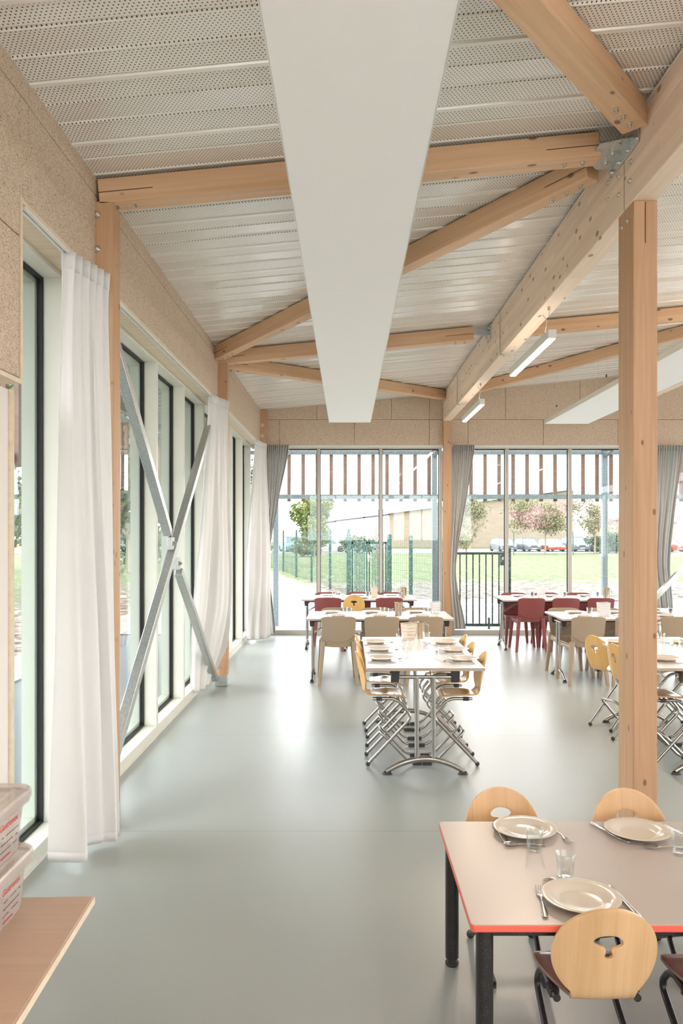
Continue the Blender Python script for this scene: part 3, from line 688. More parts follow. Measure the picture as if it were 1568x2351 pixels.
# surface conduit along the top of the glulam with two drops
t = thing('electric_conduit', 'thin pale conduit along the top edge of the glulam with two drops', 'conduit', (1.527, 4.5, 3.8))
zt = zc(1.53) - .022 - 3.8
MB().tube([(0, -7, zt), (0, 7.95, zt)], .006, 8).build('main_run', 'cable', t)
for y, nm in ((7.85 - 4.5, 'drop'), (10.9 - 4.5, 'drop')):
    MB().tube(fillet([(-.004, y, zt), (-.004, y, 3.420 - 3.8), (.06, y, 3.420 - 3.8)], .02), .007, 8).build('drop', 'cable', t)
    MB().box(.04, .09, y - .03, y + .03, 3.405 - 3.8, 3.428 - 3.8).build('junction_box', 'cable', t)

# ================================================================== CURTAINS
def curtain(name, levels, label, mat='curtain', folds=8, amp=(.020, .030, .03), nv=46, nu=150, ph=0.0, hf=.6, seed=1, nlow=3.5):
    """levels: [(z, [plan points])] from top to bottom; pleats tighten towards the header tape"""
    rnd = random.Random(seed); o = levels[0][1][0]; ztop = levels[0][0]; zbot = levels[-1][0]
    org = Vector((o[0], o[1], zbot)); zs = [z for z, _ in levels]; n = len(levels) - 1
    jit = [rnd.uniform(-.25, .25) for _ in range(40)]
    def base(u, z):
        pts = []
        for zz, line in levels: p = crom([(a, b, 0) for a, b in line], u); pts.append(p)
        # parameter of z along the levels
        for i in range(n):
            if z >= zs[i + 1] - 1e-9: f = (zs[i] - z) / (zs[i] - zs[i + 1]); break
        return crom(pts, (i + f) / n)
    def fn(u, v):
        z = ztop + (zbot - ztop) * v; p = base(u, z); q = base(min(1, u + .01), z) - base(max(0, u - .01), z)
        nrm = Vector((-q.y, q.x, 0)); nrm = nrm.normalized() if nrm.length > 1e-6 else Vector((1, 0, 0))
        top = max(0, 1 - v * 2.2); low = min(1, v * 1.6)
        x = u * folds; k = int(x) % 40; w_ = 2 * pi * (x + ph) + jit[k] * sin(2 * pi * (x % 1))
        a = amp[0] * top * (sin(w_) + .35 * sin(2 * w_ + 1)) + amp[1] * low * (1 - .4 * v) * sin(w_ * hf + 1.1 + v * .8)
        a += amp[2] * low * sin(2 * pi * u * nlow + 1.7 * ph + .5)
        fl = .010 * max(0, 1 - v * 18) * sin(w_)
        return Vector((p.x, p.y, z)) + nrm * (a + fl) + Vector((0, 0, .004 * top * cos(w_ * 2))) - org
    t = thing(name, label, 'curtain', tuple(org))
    MB().surf(fn, nu, nv).build('cloth', mat, t, solid=.0022, smooth=True, angle=80, weld=False)
    def hm(u, v): return fn(u, .0 + .028 * v) + Vector((0, 0, .0))
    MB().surf(lambda u, v: fn(u, -.004 + .030 * v) , nu, 2).build('header_tape', mat, t, solid=.005, smooth=True, angle=80, weld=False)
    MB().surf(lambda u, v: fn(u, .984 + .016 * v), nu, 2).build('hem', mat, t, solid=.004, smooth=True, angle=80, weld=False)
    return t
curtain('curtain', [(3.035, [(-1.395, 3.86), (-1.38, 3.92), (-1.37, 3.97), (-1.355, 4.03), (-1.34, 4.08), (-1.33, 4.13), (-1.315, 4.19), (-1.305, 4.235)]),
                    (2.2, [(-1.415, 3.84), (-1.35, 3.86), (-1.345, 3.95), (-1.315, 3.97), (-1.325, 4.07), (-1.29, 4.08), (-1.295, 4.16), (-1.265, 4.21)]),
                    (1.0, [(-1.435, 3.83), (-1.31, 3.83), (-1.35, 3.98), (-1.28, 4.02), (-1.31, 4.09), (-1.24, 4.09), (-1.275, 4.17), (-1.245, 4.20)]),
                    (.03, [(-1.475, 3.85), (-1.285, 3.855), (-1.37, 4.02), (-1.29, 4.09), (-1.27, 4.10), (-1.21, 4.11), (-1.26, 4.18), (-1.215, 4.18)])],
        'large off-white curtain nearest the camera, hanging before the first left post', folds=6, amp=(.014, .006, .006), seed=3, nlow=2.0, hf=.5, nu=240)
curtain('curtain', [(3.035, [(-1.385, 7.93), (-1.36, 8.08), (-1.32, 8.22), (-1.29, 8.34)]),
                    (1.7, [(-1.46, 7.92), (-1.38, 8.06), (-1.31, 8.20), (-1.26, 8.33)]),
                    (.9, [(-1.52, 7.86), (-1.42, 8.02), (-1.31, 8.17), (-1.26, 8.31)]),
                    (.45, [(-1.535, 7.84), (-1.48, 7.98), (-1.40, 8.18), (-1.30, 8.32)]),
                    (.05, [(-1.535, 7.80), (-1.50, 7.90), (-1.48, 8.10), (-1.47, 8.26)])],
        'off-white curtain gathered beside the second left post behind the steel cross', folds=9, seed=5)
curtain('curtain', [(3.035, [(-1.38, 11.85), (-1.36, 12.0), (-1.34, 12.2), (-1.30, 12.34)]),
                    (1.5, [(-1.50, 11.85), (-1.40, 11.92), (-1.30, 12.1), (-1.22, 12.3)]),
                    (.9, [(-1.53, 11.8), (-1.40, 11.86), (-1.30, 12.0), (-1.20, 12.2)]),
                    (.035, [(-1.53, 11.8), (-1.42, 11.74), (-1.30, 11.86), (-1.19, 12.1)])],
        'off-white curtain in the far left corner along the left windows', folds=8, seed=8)
curtain('curtain', [(3.03, [(-1.30, 12.53), (-1.2, 12.53), (-1.08, 12.53), (-.93, 12.53)]),
                    (2.2, [(-1.30, 12.50), (-1.22, 12.50), (-1.15, 12.50), (-1.09, 12.50)]),
                    (1.2, [(-1.31, 12.47), (-1.29, 12.47), (-1.27, 12.47), (-1.24, 12.47)]),
                    (.04, [(-1.33, 12.42), (-1.27, 12.40), (-1.22, 12.40), (-1.13, 12.40)])],
        'grey curtain swept into the back left corner, wide at its top', mat='curtaingrey', folds=11, seed=11)
curtain('curtain', [(3.03, [(1.69, 12.53), (1.79, 12.53), (1.91, 12.53), (2.03, 12.53)]),
                    (2.2, [(1.69, 12.50), (1.74, 12.50), (1.84, 12.50), (1.90, 12.50)]),
                    (1.25, [(1.66, 12.48), (1.685, 12.46), (1.71, 12.46), (1.735, 12.46)]),
                    (.8, [(1.66, 12.46), (1.68, 12.44), (1.715, 12.44), (1.74, 12.44)]),
                    (.12, [(1.69, 12.42), (1.73, 12.40), (1.79, 12.40), (1.865, 12.42)])],
        'grey curtain tied back right of the slim back post', mat='curtaingrey', folds=11, seed=14)
curtain('curtain', [(3.03, [(4.93, 12.53), (5.05, 12.53), (5.2, 12.53), (5.36, 12.53)]),
                    (2.2, [(4.90, 12.50), (5.0, 12.50), (5.12, 12.50), (5.24, 12.50)]),
                    (1.2, [(4.86, 12.46), (4.93, 12.46), (5.02, 12.46), (5.12, 12.46)]),
                    (.45, [(4.90, 12.42), (4.98, 12.40), (5.06, 12.40), (5.14, 12.42)])],
        'grey curtain at the right edge beyond the big post, before back glazing', mat='curtaingrey', folds=11, seed=17)
for (a, b, nm) in ((3.36, 4.29, 'curtain rail above the nearest left window'), (4.45, 8.37, 'curtain rail above the long left windows behind the steel cross'), (8.53, 12.4, 'curtain rail above the farthest left windows')):
    t = thing('curtain_rail', 'white double ' + nm, 'curtain rail', (-1.40, a, 3.035))
    for x in (-.008, .014): MB().box(x - .007, x + .007, 0, b - a, 0, .012).build('track', 'lampbody', t)

# ================================================================== CHILDREN'S CHAIRS
def resample(pts, n, closed=True):
    P = [Vector((a, b, 0)) for a, b in pts]; m = len(P); dense = []
    for i in range(m):
        a, b, c, d = P[(i - 1) % m], P[i], P[(i + 1) % m], P[(i + 2) % m]
        for k in range(10):
            f = k / 10; dense.append(0.5 * ((2 * b) + (c - a) * f + (2 * a - 5 * b + 4 * c - d) * f * f + (3 * b - a - 3 * c + d) * f ** 3))
    L = [0]
    for i in range(len(dense)): L.append(L[-1] + (dense[(i + 1) % len(dense)] - dense[i]).length)
    out = []; j = 0
    for k in range(n):
        t = L[-1] * k / n
        while L[j + 1] < t: j += 1
        f = (t - L[j]) / max(1e-9, L[j + 1] - L[j]); out.append(dense[j].lerp(dense[(j + 1) % len(dense)], f))
    return out
HOLE = [(0, .021), (.018, .019), (.031, .012), (.041, .000), (.040, -.010), (.028, -.016), (.014, -.017), (.009, -.022), (.009, -.030),
        (.012, -.037), (.013, -.045), (.006, -.052), (-.004, -.052), (-.010, -.046), (-.008, -.038), (-.007, -.030), (-.008, -.022), (-.014, -.017),
        (-.028, -.013), (-.039, -.006), (-.042, .003), (-.033, .013), (-.018, .019)]
def chair_shell(t, zs, backmat, seatmat, th=.010):
    SCN, RR = .180, .150
    outer = []
    for k in range(16): a = pi / 2 * k / 16; outer.append((RR * sin(a), SCN + RR * cos(a)))
    SB = SCN - RR * .79; b = RR * .613
    def side(k, n):
        s = SCN * (1 - k / n); return (math.sqrt(RR * RR - (SCN - s) ** 2) if s > SB else b - .004 * (1 - s / SB)), s
    for k in range(14): outer.append(side(k, 14))
    for k in range(9): outer.append(((b - .004) * (1 - 2 * k / 8), 0))
    for k in range(1, 14): w_, s = side(14 - k, 14); outer.append((-w_, s))
    for k in range(16): a = pi / 2 * (1 - k / 16); outer.append((-RR * sin(a), SCN + RR * cos(a)))
    N = len(outer); hole = [(p.x, p.y + .228) for p in resample(HOLE, N)]
    PH = R(79); AR = .052
    def m3(u, s):
        al = AR * PH
        if s < al: a = s / AR; y, z, k = -.102 - AR * sin(a), AR * (1 - cos(a)), (s / al)
        else: q = s - al; y, z, k = -.102 - AR * sin(PH) - q * cos(PH) , AR * (1 - cos(PH)) + q * sin(PH), 1
        return Vector((u, y + 1.5 * u * u * k, zs + z))
    mb = MB(); K = 9
    for r in range(K + 1):
        f = r / K
        for i in range(N):
            u = hole[i][0] * (1 - f) + outer[i][0] * f; s = hole[i][1] * (1 - f) + outer[i][1] * f; mb.v.append(tuple(m3(u, s)))
    for r in range(K):
        for i in range(N): j = (i + 1) % N; mb.f.append((r * N + i, r * N + j, (r + 1) * N + j, (r + 1) * N + i))
    mb.build('backrest', backmat, t, solid=th, bevel=.002, angle=50)
    def seat(u, v):
        y = .152 - .254 * v; q = max(0, 1 - v / .22)
        w_ = .142 - .045 * (1 - math.sqrt(max(0, 1 - q * q))) if v < .22 else .142 - .054 * max(0, (v - .35) / .65) ** 1.6
        x = (2 * u - 1) * w_; return Vector((x, y, zs - .014 * q * q + .006 * (2 * u - 1) ** 2 * (1 - abs(2 * v - 1))))
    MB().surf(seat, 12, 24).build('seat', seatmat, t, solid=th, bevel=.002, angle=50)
    for x in (-.085, .085):
        for y in (-.07, .07): MB().lathe([(0, .0035), (.004, .003), (.006, 0), (0, 0)], 12, (x, y, zs + th / 2 + .0005)).build('rivet', 'steel', t)
    MB().tube([(-.02, 0, 0), (-.02, .0, .0)], .001, 3) if False else None
def z_frame(t, zs, mat, rear, bend, front, loop):
    """rear foot, front bend, floor foot and foot-rest loop as (y, z)"""
    for sx in (-1, 1):
        x = sx * .118
        MB().tube(fillet([(x, -.085, zs - .021), (x, .085, zs - .021), (x, bend[0], bend[1]), (x * 1.05, rear[0], rear[1])], .05, 8), .0115, 12).build('frame_tube', mat, t)
        MB().surf(lambda u, v: Vector((x * 1.05 + .0165 * cos(2 * pi * u) * sin(pi * v), rear[0] - .004 + .0165 * sin(2 * pi * u) * sin(pi * v), rear[1] - .006 + .0165 * cos(pi * v))), 16, 10).build('rubber_foot', 'rubber', t)
        MB().box(x - .014, x + .014, -.06, -.02, zs - .034, zs - .010).build('seat_clip', 'rubber', t)
    x = .100
    MB().tube(fillet([(-x, front[0] + .085, .018), (-x, front[0], .018), (-x, loop[0], loop[1]), (x, loop[0], loop[1]), (x, front[0], .018), (x, front[0] + .085, .018)], .045, 8), .0105, 12).build('foot_rest_loop', mat, t)
    MB().tube([(-.118, .12, zs - .055), (.118, .12, zs - .055)], .006, 8).build('cross_tube', mat, t)
    for sx in (-1, 1): MB().box(sx * x - .014, sx * x + .014, front[0] + .02, front[0] + .085, 0, .024).build('floor_pad', 'rubber', t)

def high_chair():
    t = thing('child_chair', 'x', 'chair'); t['group'] = 'wooden children chairs with silver frames'
    chair_shell(t, .495, 'honey', 'honeyseat'); z_frame(t, .495, 'chrome', (-.115, .022), (.195, .345), (.180, .018), (-.03, .235)); return t
def low_chair():
    t = thing('child_chair', 'x', 'chair'); t['group'] = 'small wooden chairs at the coral-edged table'
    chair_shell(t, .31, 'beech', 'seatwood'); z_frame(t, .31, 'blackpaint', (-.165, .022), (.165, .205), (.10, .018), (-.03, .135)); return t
M['beech'] = wood('beech_veneer_v', (0.735, 0.475, 0.255), (0.60, 0.365, 0.175), knots=False, rough=0.34, grain=14)
M['honey'] = wood('honey_veneer_v', (0.76, 0.47, 0.17), (0.66, 0.38, 0.12), knots=False, rough=0.28, grain=14)
for k in ('beech', 'honey', 'seatwood', 'honeyseat'):     # veneer grain runs up the back and along the seat
    for nd in M[k].node_tree.nodes:
        if nd.type == 'MAPPING':
            s = nd.inputs['Scale'].default_value; a, b_ = s[0], s[1]; nd.inputs['Scale'].default_value = (b_ * 1.6, a * 1.4, a * 1.4)

# ------------------------------------------------------------------ moulded plastic chair
def plastic_chair(mat, group):
    t = thing('plastic_chair', 'x', 'chair'); t['group'] = group
    def hw(z): return .172 + .016 * (z - .42) / .32
    def back(u, v, dy=0.0, z0=None, z1=None):
        a = 2 * u - 1; za = z0(a); zb = z1(a); z = za + (zb - za) * v; x = a * hw(z)
        rx = 1 - (max(0, (z - .715)) / .032) ** 2 * .06 if z > .715 else 1
        return Vector((x * rx, -.205 - .055 * max(0, (z - .42) / .32) + .030 * abs(a) ** 2.2 + dy, z))
    ztop = lambda a: .747 - .020 * abs(a) ** 7
    zmid = lambda a: .462 + .085 * abs(a) ** 2.6
    zlow = lambda a: .408 + .012 * abs(a) ** 2
    MB().surf(lambda u, v: back(u, v, -.004, zmid, ztop), 24, 18).build('backrest', mat, t, solid=.012, bevel=.003, angle=50)
    MB().surf(lambda u, v: back(u, v, .006, zlow, lambda a: zmid(a) + .012), 24, 6).build('lower_shell', mat, t, solid=.014, bevel=.003, angle=50)
    def seat(u, v):
        a = 2 * u - 1; y = .215 - .41 * v; w_ = .195 - .020 * v
        w_ *= 1 - .10 * max(0, 1 - v / .12) ** 2
        return Vector((a * w_, y, .425 + .012 * abs(a) ** 4 - .018 * max(0, 1 - v / .15) ** 2 - .012 * (1 - a * a) * sin(pi * v)))
    MB().surf(seat, 20, 20).build('seat', mat, t, solid=.010, bevel=.002, angle=50)
    MB().surf(lambda u, v: Vector(((.190 - .018 * u) * 1, .20 - .39 * u, .425 - .055 * v * (1 - .35 * sin(pi * u)))), 12, 3).surf(lambda u, v: Vector((-(.190 - .018 * u), .20 - .39 * u, .425 - .055 * v * (1 - .35 * sin(pi * u)))), 12, 3).surf(lambda u, v: Vector((.18 * (2 * u - 1), .205, .415 - .05 * v)), 8, 2).build('seat_apron', mat, t, solid=.008)
    for sx in (-1, 1):
        for (xa, ya, za, xb, yb, wa, wb) in ((.166, -.190, .47, .207, -.232, .052, .036), (.176, .178, .425, .205, .215, .050, .034)):
            def leg(u, v):
                z = za * (1 - v); f = v ** 1.15; cx, cy = xa + (xb - xa) * f, ya + (yb - ya) * f; w_ = wa + (wb - wa) * v
                q = [(-1, -1), (-.6, -1), (.6, -1), (1, -1), (1, -.6), (1, .6), (1, 1), (.6, 1), (-.6, 1), (-1, 1), (-1, .6), (-1, -.6)][int(round(u * 12)) % 12]
                k = .88 if abs(q[0]) == 1 and abs(q[1]) == 1 else 1
                return Vector((sx * (cx + q[0] * k * w_ / 2), cy + q[1] * k * w_ / 2, z))
            mb = MB().surf(leg, 12, 8, closed=True); n = 12
            mb.f.append(tuple(range(8 * n, 9 * n))); mb.f.append(tuple(range(n)))
            mb.build('leg', mat, t, angle=50)
    return t

# ================================================================== TABLES
def flip_table(L, D, h):
    """white folding canteen table, long side along local x, origin on the floor below the middle"""
    t = thing('folding_table', 'x', 'table')
    MB().box(-L / 2, L / 2, -D / 2, D / 2, h - .022, h).build('table_top', 'white', t, bevel=.003)
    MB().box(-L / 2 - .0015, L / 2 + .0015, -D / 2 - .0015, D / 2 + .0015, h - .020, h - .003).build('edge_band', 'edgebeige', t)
    for s in (-1, 1):
        x = s * (L / 2 - .055)
        for y in (-.057, .057): MB().tube([(x, y, .09), (x, y, h - .075)], .0155, 14).build('leg', 'chrome', t)
        MB().tube([(x, -.20, h - .072), (x, .20, h - .072)], .0125, 12).build('crossbar', 'chrome', t)
        for y in (-.205, .205):
            MB().prism([(x - .022, y - .026, h - .105), (x + .022, y - .026, h - .105), (x + .030, y - .030, h - .022), (x - .030, y - .030, h - .022)], (0, .055, 0)).build('hinge_bracket', 'rubber', t, bevel=.003)
        pts = []; rad = []
        for k in range(17):
            q = -1 + 2 * k / 16; pts.append((x, .265 * q, .105 - .085 * abs(q) ** 2.0)); rad.append(.021 - .004 * abs(q))
        MB().tube(pts, rad, 14).build('arched_foot', 'chrome', t)
        for sy in (-1, 1):
            MB().surf(lambda u, v: Vector((x + .024 * cos(2 * pi * u) * (1 - .3 * v), sy * .258 + .036 * sin(2 * pi * u) * (1 - .3 * v), .018 * v)), 20, 3).build('foot_cap', 'rubber', t)
        for sy in (-1, 1): MB().tube([(x - s * .008, sy * .05, h - .20), (x - s * .30, sy * .06, h - .03)], .0055, 8).build('strut', 'steel', t)
    MB().box(-L / 2 + .08, L / 2 - .08, -.235, -.205, h - .052, h - .022).box(-L / 2 + .08, L / 2 - .08, .205, .235, h - .052, h - .022).build('under_rail', 'rubber', t)
    return t
tM = flip_table(1.56, .80, .735); used = {}
def put_table(p, loc, rz, label): o = place(p, used, loc, rz, label, 'white folding canteen tables'); o['category'] = 'table'; return o
tL = flip_table(1.60, .80, .715)
used[tL.name] = False; used[tM.name] = False
put_table(tM, (.53, 6.07, 0), R(90), 'middle white table with chrome legs and six wooden children chairs')
put_table(tM, (2.50, 6.07, 0), R(90), 'white chrome-legged table half hidden behind the big foreground post')
put_table(tL, (.355, 8.88, 0), 0, 'white table with three beige chairs on its near side, left of the posts')
put_table(tL, (.165, 11.30, 0), 0, 'left white table nearest the back windows, red and yellow chairs')
put_table(tL, (2.96, 11.22, 0), 0, 'right white table nearest the back windows, only red chairs')
put_table(tL, (3.13, 8.86, 0), 0, 'right white table with beige chairs, passing behind the big post')
put_table(tL, (5.70, 11.22, 0), 0, 'white table corner at the right frame edge near back windows')

# foreground table with the coral edge
t = thing('canteen_table', 'cream-topped children table with coral red edge and black round legs', 'table', (.954, 2.6365, 0))
TW, TD, TH = .60, .3995, .53
def rr(x0, y0, r, z, n=6):
    pts = []
    for (sx, sy, a0) in ((1, 1, 0), (-1, 1, 90), (-1, -1, 180), (1, -1, 270)):
        for k in range(n + 1): a = R(a0 + 90 * k / n); pts.append((sx * (x0 - r) + r * cos(a), sy * (y0 - r) + r * sin(a), z))
    return pts
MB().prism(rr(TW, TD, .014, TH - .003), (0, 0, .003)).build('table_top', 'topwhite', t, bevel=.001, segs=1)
MB().prism(rr(TW + .001, TD + .001, .014, TH - .023), (0, 0, .0225)).build('coral_edge', 'coral', t, bevel=.004)
for sx in (-1, 1):
    for sy in (-1, 1):
        x, y = sx * (TW - .045), sy * (TD - .045)
        MB().lathe([(0, .03), (.025, .03), (.0255, .04), (.0255, TH - .023), (0, TH - .023)], 28, (x, y, 0)).build('leg', 'blackpaint', t)
        MB().lathe([(0, 0), (.022, 0), (.0255, .005), (.0255, .013), (.017, .017), (.017, .030), (0, .030)], 28, (x, y, 0)).build('levelling_foot', 'rubber', t)
MB().box(-TW + .06, TW - .06, -TD + .030, -TD + .055, TH - .048, TH - .023).box(-TW + .06, TW - .06, TD - .055, TD - .030, TH - .048, TH - .023).box(-TW + .030, -TW + .055, -TD + .06, TD - .06, TH - .048, TH - .023).box(TW - .055, TW - .030, -TD + .06, TD - .06, TH - .048, TH - .023).build('apron', 'blackpaint', t, bevel=.002)

# counter bottom left
t = thing('counter', 'beech-laminate counter top in the bottom left corner carrying two plastic bins', 'counter', (-.96, 1.27, 0), R(2.0))
MB().box(-.40, .357, -.66, .66, .732, .750).build('worktop', 'counter', t, bevel=.004)
MB().box(.3572, .3595, -.655, .655, .733, .7495).build('edge_band', 'trimwood', t)
for sx in (-.36, -.15):
    for y in (-.6, .45): MB().box(sx - .02, sx + .02, y - .02, y + .02, 0, .732).build('leg', 'lampbody', t, bevel=.002)

# ================================================================== CHAIRS IN PLACE
hc = high_chair(); lc = low_chair(); bc = plastic_chair('beigeplastic', 'beige moulded chairs'); rc = plastic_chair('redplastic', 'burgundy moulded chairs')
U = {}
def seat_at(p, x, y, deg, label, group=None): return place(p, U, (x, y, 0), R(deg), label, group)
pos = ('nearest', 'middle', 'farthest')
for i, y in enumerate((5.66, 6.14, 6.60)):
    seat_at(hc, .262 + (.0, .012, .006)[i], y, -90 + (1, -2, 2)[i], '%s silver-framed wooden chair on left side of the middle table' % pos[i])
    seat_at(hc, .80 - (.0, .01, .0)[i], y, 90 + (-1, 2, 0)[i], '%s silver-framed wooden chair on right side of the middle table' % pos[i])
for i, (y, a, x) in enumerate(((5.60, -88, 2.24), (6.12, -76, 2.25), (6.62, -66, 2.23))):
    seat_at(hc, x, y, a, '%s silver-framed wooden chair left of the table behind the post' % pos[i])
    seat_at(hc, 2.77, y + .02, 90, '%s silver-framed wooden chair right of the table behind the post' % pos[i])
seat_at(hc, .09, 10.98, 0, 'honey wooden child chair between two burgundy chairs at left window table')
lr = ('left', 'middle', 'right')
seat_at(lc, .730, 2.375, 0, 'small round-backed wooden chair in front of the coral-edged table, fully seen')
seat_at(lc, 1.125, 2.355, 0, 'small wooden chair cut by right frame edge, front of coral-edged table')
seat_at(lc, .625, 3.02, 180, 'small wooden chair behind the coral-edged table, left one')
seat_at(lc, 1.13, 3.00, 180, 'small wooden chair behind the coral-edged table, right one by the post')
for i, x in enumerate((-.10, .37, .85)):
    seat_at(bc, x, 8.66, (1, 0, -1)[i], '%s beige plastic chair on near side of the left beige-chair table' % lr[i])
    seat_at(bc, x - .02, 9.15, 180, '%s beige plastic chair on far side of the left beige-chair table' % lr[i])
for i, x in enumerate((2.58, 3.06, 3.54)):
    seat_at(bc, x, 8.64, (2, 0, 0)[i], '%s beige plastic chair on near side of the right beige-chair table' % lr[i])
    seat_at(bc, x, 9.12, 180, '%s beige plastic chair on far side of the right beige-chair table' % lr[i])
seat_at(rc, -.27, 11.08, 0, 'burgundy chair left of the honey child chair at the left window table')
seat_at(rc, .58, 11.08, 0, 'burgundy chair right of the honey child chair at the left window table')
for i, x in enumerate((-.30, .17, .65)): seat_at(rc, x, 11.56, 180, '%s burgundy chair on far side of the left window table' % lr[i])
for i, x in enumerate((2.53, 3.01, 3.49)):
    seat_at(rc, x, 11.02, (1, 0, 0)[i], '%s burgundy chair on near side of the right window table' % lr[i])
    seat_at(rc, x - .05, 11.48, 180, '%s burgundy chair on far side of the right window table' % lr[i])

# ================================================================== TABLEWARE
pl = MB().lathe([(0, .004), (.030, .004), (.060, .005), (.068, .007), (.080, .014), (.095, .018), (.115, .0215), (.1175, .0205), (.117, .019), (.096, .0145), (.082, .010), (.070, .001), (.060, .0), (.056, .002), (0, .002)], 56).build('dinner_plate', 'plate', angle=60)
tu = MB().lathe([(0, .009), (.020, .0095), (.0225, .014), (.0255, .030), (.0262, .050), (.0268, .052), (.0305, .078), (.0315, .0795), (.0327, .0785), (.0290, .052), (.0282, .048), (.0272, .030), (.0250, .004), (.0235, .0), (.018, .0015), (0, .003)], 40).build('drinking_glass', 'tumbler', angle=60)
def strip(prof, th=.0017):
    mb = MB(); n = len(prof)
    def fn(u, v):
        i = int(round(v * (n - 1))); y, hw, z = prof[i]; a = 2 * u - 1; return Vector((a * hw, y, z + .0012 * (1 - a * a)))
    return mb.surf(fn, 4, n - 1)
def fork_mesh():
    mb = strip([(-.095, .004, .003), (-.090, .0085, .003), (-.070, .0085, .0035), (-.030, .0048, .006), (.020, .0034, .007), (.030, .005, .006), (.042, .0115, .004), (.055, .0125, .004)])
    for k in range(4):
        x = -.0108 + .0072 * k
        mb.surf(lambda u, v: Vector((x + (2 * u - 1) * (.0020 - .0012 * v), .054 + .042 * v, .004 + .006 * v * v)), 1, 5)
    return mb
fk = fork_mesh().build('fork', 'stainless', solid=.0018, angle=60, weld=False)
kn = strip([(-.105, .005, .004), (-.100, .0085, .005), (-.060, .0080, .005), (-.010, .0065, .005), (0, .0055, .004), (.006, .009, .003), (.060, .0100, .003), (.090, .0080, .003), (.104, .002, .003)]).build('table_knife', 'stainless', solid=.003, angle=60, weld=False)
def spoon_mesh():
    mb = strip([(-.080, .004, .003), (-.076, .0075, .003), (-.055, .0070, .004), (-.020, .0042, .007), (.015, .0030, .006), (.025, .0035, .004)])
    def bowl(u, v):
        a = 2 * pi * u; r = v; return Vector((.0165 * r * sin(a) * (1 - .15 * cos(a)), .046 + .024 * r * cos(a), .0015 + .0065 * r * r))
    return mb.surf(bowl, 20, 6, closed=True)
sp = spoon_mesh().build('spoon', 'stainless', solid=.0014, angle=70, weld=False)
for o, c in ((pl, 'plate'), (tu, 'glass'), (fk, 'fork'), (kn, 'knife'), (sp, 'spoon')): o['category'] = c
W_ = {}
GP = {'dinner_plate': 'off-white dinner plates', 'drinking_glass': 'clear drinking glasses', 'fork': 'stainless forks', 'table_knife': 'stainless table knives', 'spoon': 'stainless spoons'}
def ware(p, x, y, z, deg, label): return place(p, W_, (x, y, z), R(deg), label, GP[p.name.split('.')[0]])
def seg(p, a, b, z, label, L):     # cutlery lying from its handle end a towards b
    d = Vector((b[0] - a[0], b[1] - a[1], 0)).normalized(); c = (a[0] + d.x * L / 2, a[1] + d.y * L / 2)
    return ware(p, c[0], c[1], z, math.degrees(math.atan2(d.y, d.x)) - 90, label)
Z0 = .5315
ware(pl, .662, 2.925, Z0, 0, 'white dinner plate at the back left place of the coral-edged table')
ware(pl, 1.075, 2.905, Z0, 40, 'white dinner plate at the back right place of the coral-edged table')
ware(pl, .708, 2.375, Z0, 80, 'white dinner plate before the round chair back, front of coral-edged table')
ware(tu, .657, 2.755, Z0, 0, 'drinking glass by the back left plate on the coral-edged table')
ware(tu, .706, 2.540, Z0, 30, 'drinking glass in the middle of the coral-edged table behind the front plate')
ware(tu, 1.156, 2.720, Z0, 0, 'drinking glass at the right frame edge on the coral-edged table')
seg(kn, (.560, 3.000), (.578, 2.78), Z0, 'knife left of the back left plate on the coral-edged table', .21)
seg(sp, (.705, 2.800), (.600, 2.800), Z0, 'spoon lying sideways behind the back left glass, coral-edged table', .155)
seg(fk, (.755, 2.985), (.800, 2.83), Z0, 'fork right of the back left plate on the coral-edged table', .19)
seg(kn, (.932, 3.010), (1.018, 2.81), Z0, 'knife left of the back right plate on the coral-edged table', .21)
seg(sp, (1.200, 2.775), (1.095, 2.775), Z0, 'spoon beside the right edge glass on the coral-edged table', .155)
seg(fk, (1.205, 2.990), (1.255, 2.82), Z0, 'fork right of the back right plate, at the frame edge', .19)
seg(fk, (.574, 2.272), (.602, 2.46), Z0, 'shiny fork left of the front plate on the coral-edged table', .19)
seg(kn, (.845, 2.270), (.828, 2.47), Z0, 'knife right of the front plate on the coral-edged table', .21)
seg(fk, (1.075, 2.262), (1.062, 2.45), Z0, 'fork at the lower right frame edge on the coral-edged table', .19)
seg(sp, (.770, 2.500), (.668, 2.505), Z0, 'spoon tucked behind the front plate on the coral-edged table', .155)

def basket(name, x, y, z, deg, h, w0, mat, label, cat):
    t = thing(name, label, cat, (x, y, z), R(deg)); w1 = w0 * 1.22
    mb = MB()
    def ring(s, zz): return [(-s, -s, zz), (s, -s, zz), (s, s, zz), (-s, s, zz)]
    n = 5
    # four walls with slots: bars between rows of openings
    for k in range(4):
        m = Matrix.Rotation(k * pi / 2, 4, 'Z')
        def P(u, v): s = (w0 + (w1 - w0) * v) / 2; return m @ Vector((s * u, -s, h * v))
        rows = [0, .10, .16, .30, .36, .50, .56, .70, .76, .90, 1.0]; 
        for i in range(len(rows) - 1):
            a, b = rows[i], rows[i + 1]
            if i % 2 == 0: mb.poly([P(-1, a), P(1, a), P(1, b), P(-1, b)])
            else:
                for j in range(9): u0 = -1 + 2 * j / 9 + .0; mb.poly([P(u0, a), P(u0 + .11, a), P(u0 + .11, b), P(u0, b)])
                mb.poly([P(.92, a), P(1, a), P(1, b), P(.92, b)])
    mb.poly(ring(w0 / 2, .001)); mb.build('slotted_wall', mat, t, solid=.002, smooth=False)
    s = w1 / 2
    MB().tube([(-s, -s, h), (s, -s, h), (s, s, h), (-s, s, h)], .003, 6, closed=True).build('rim', mat, t)
    return t
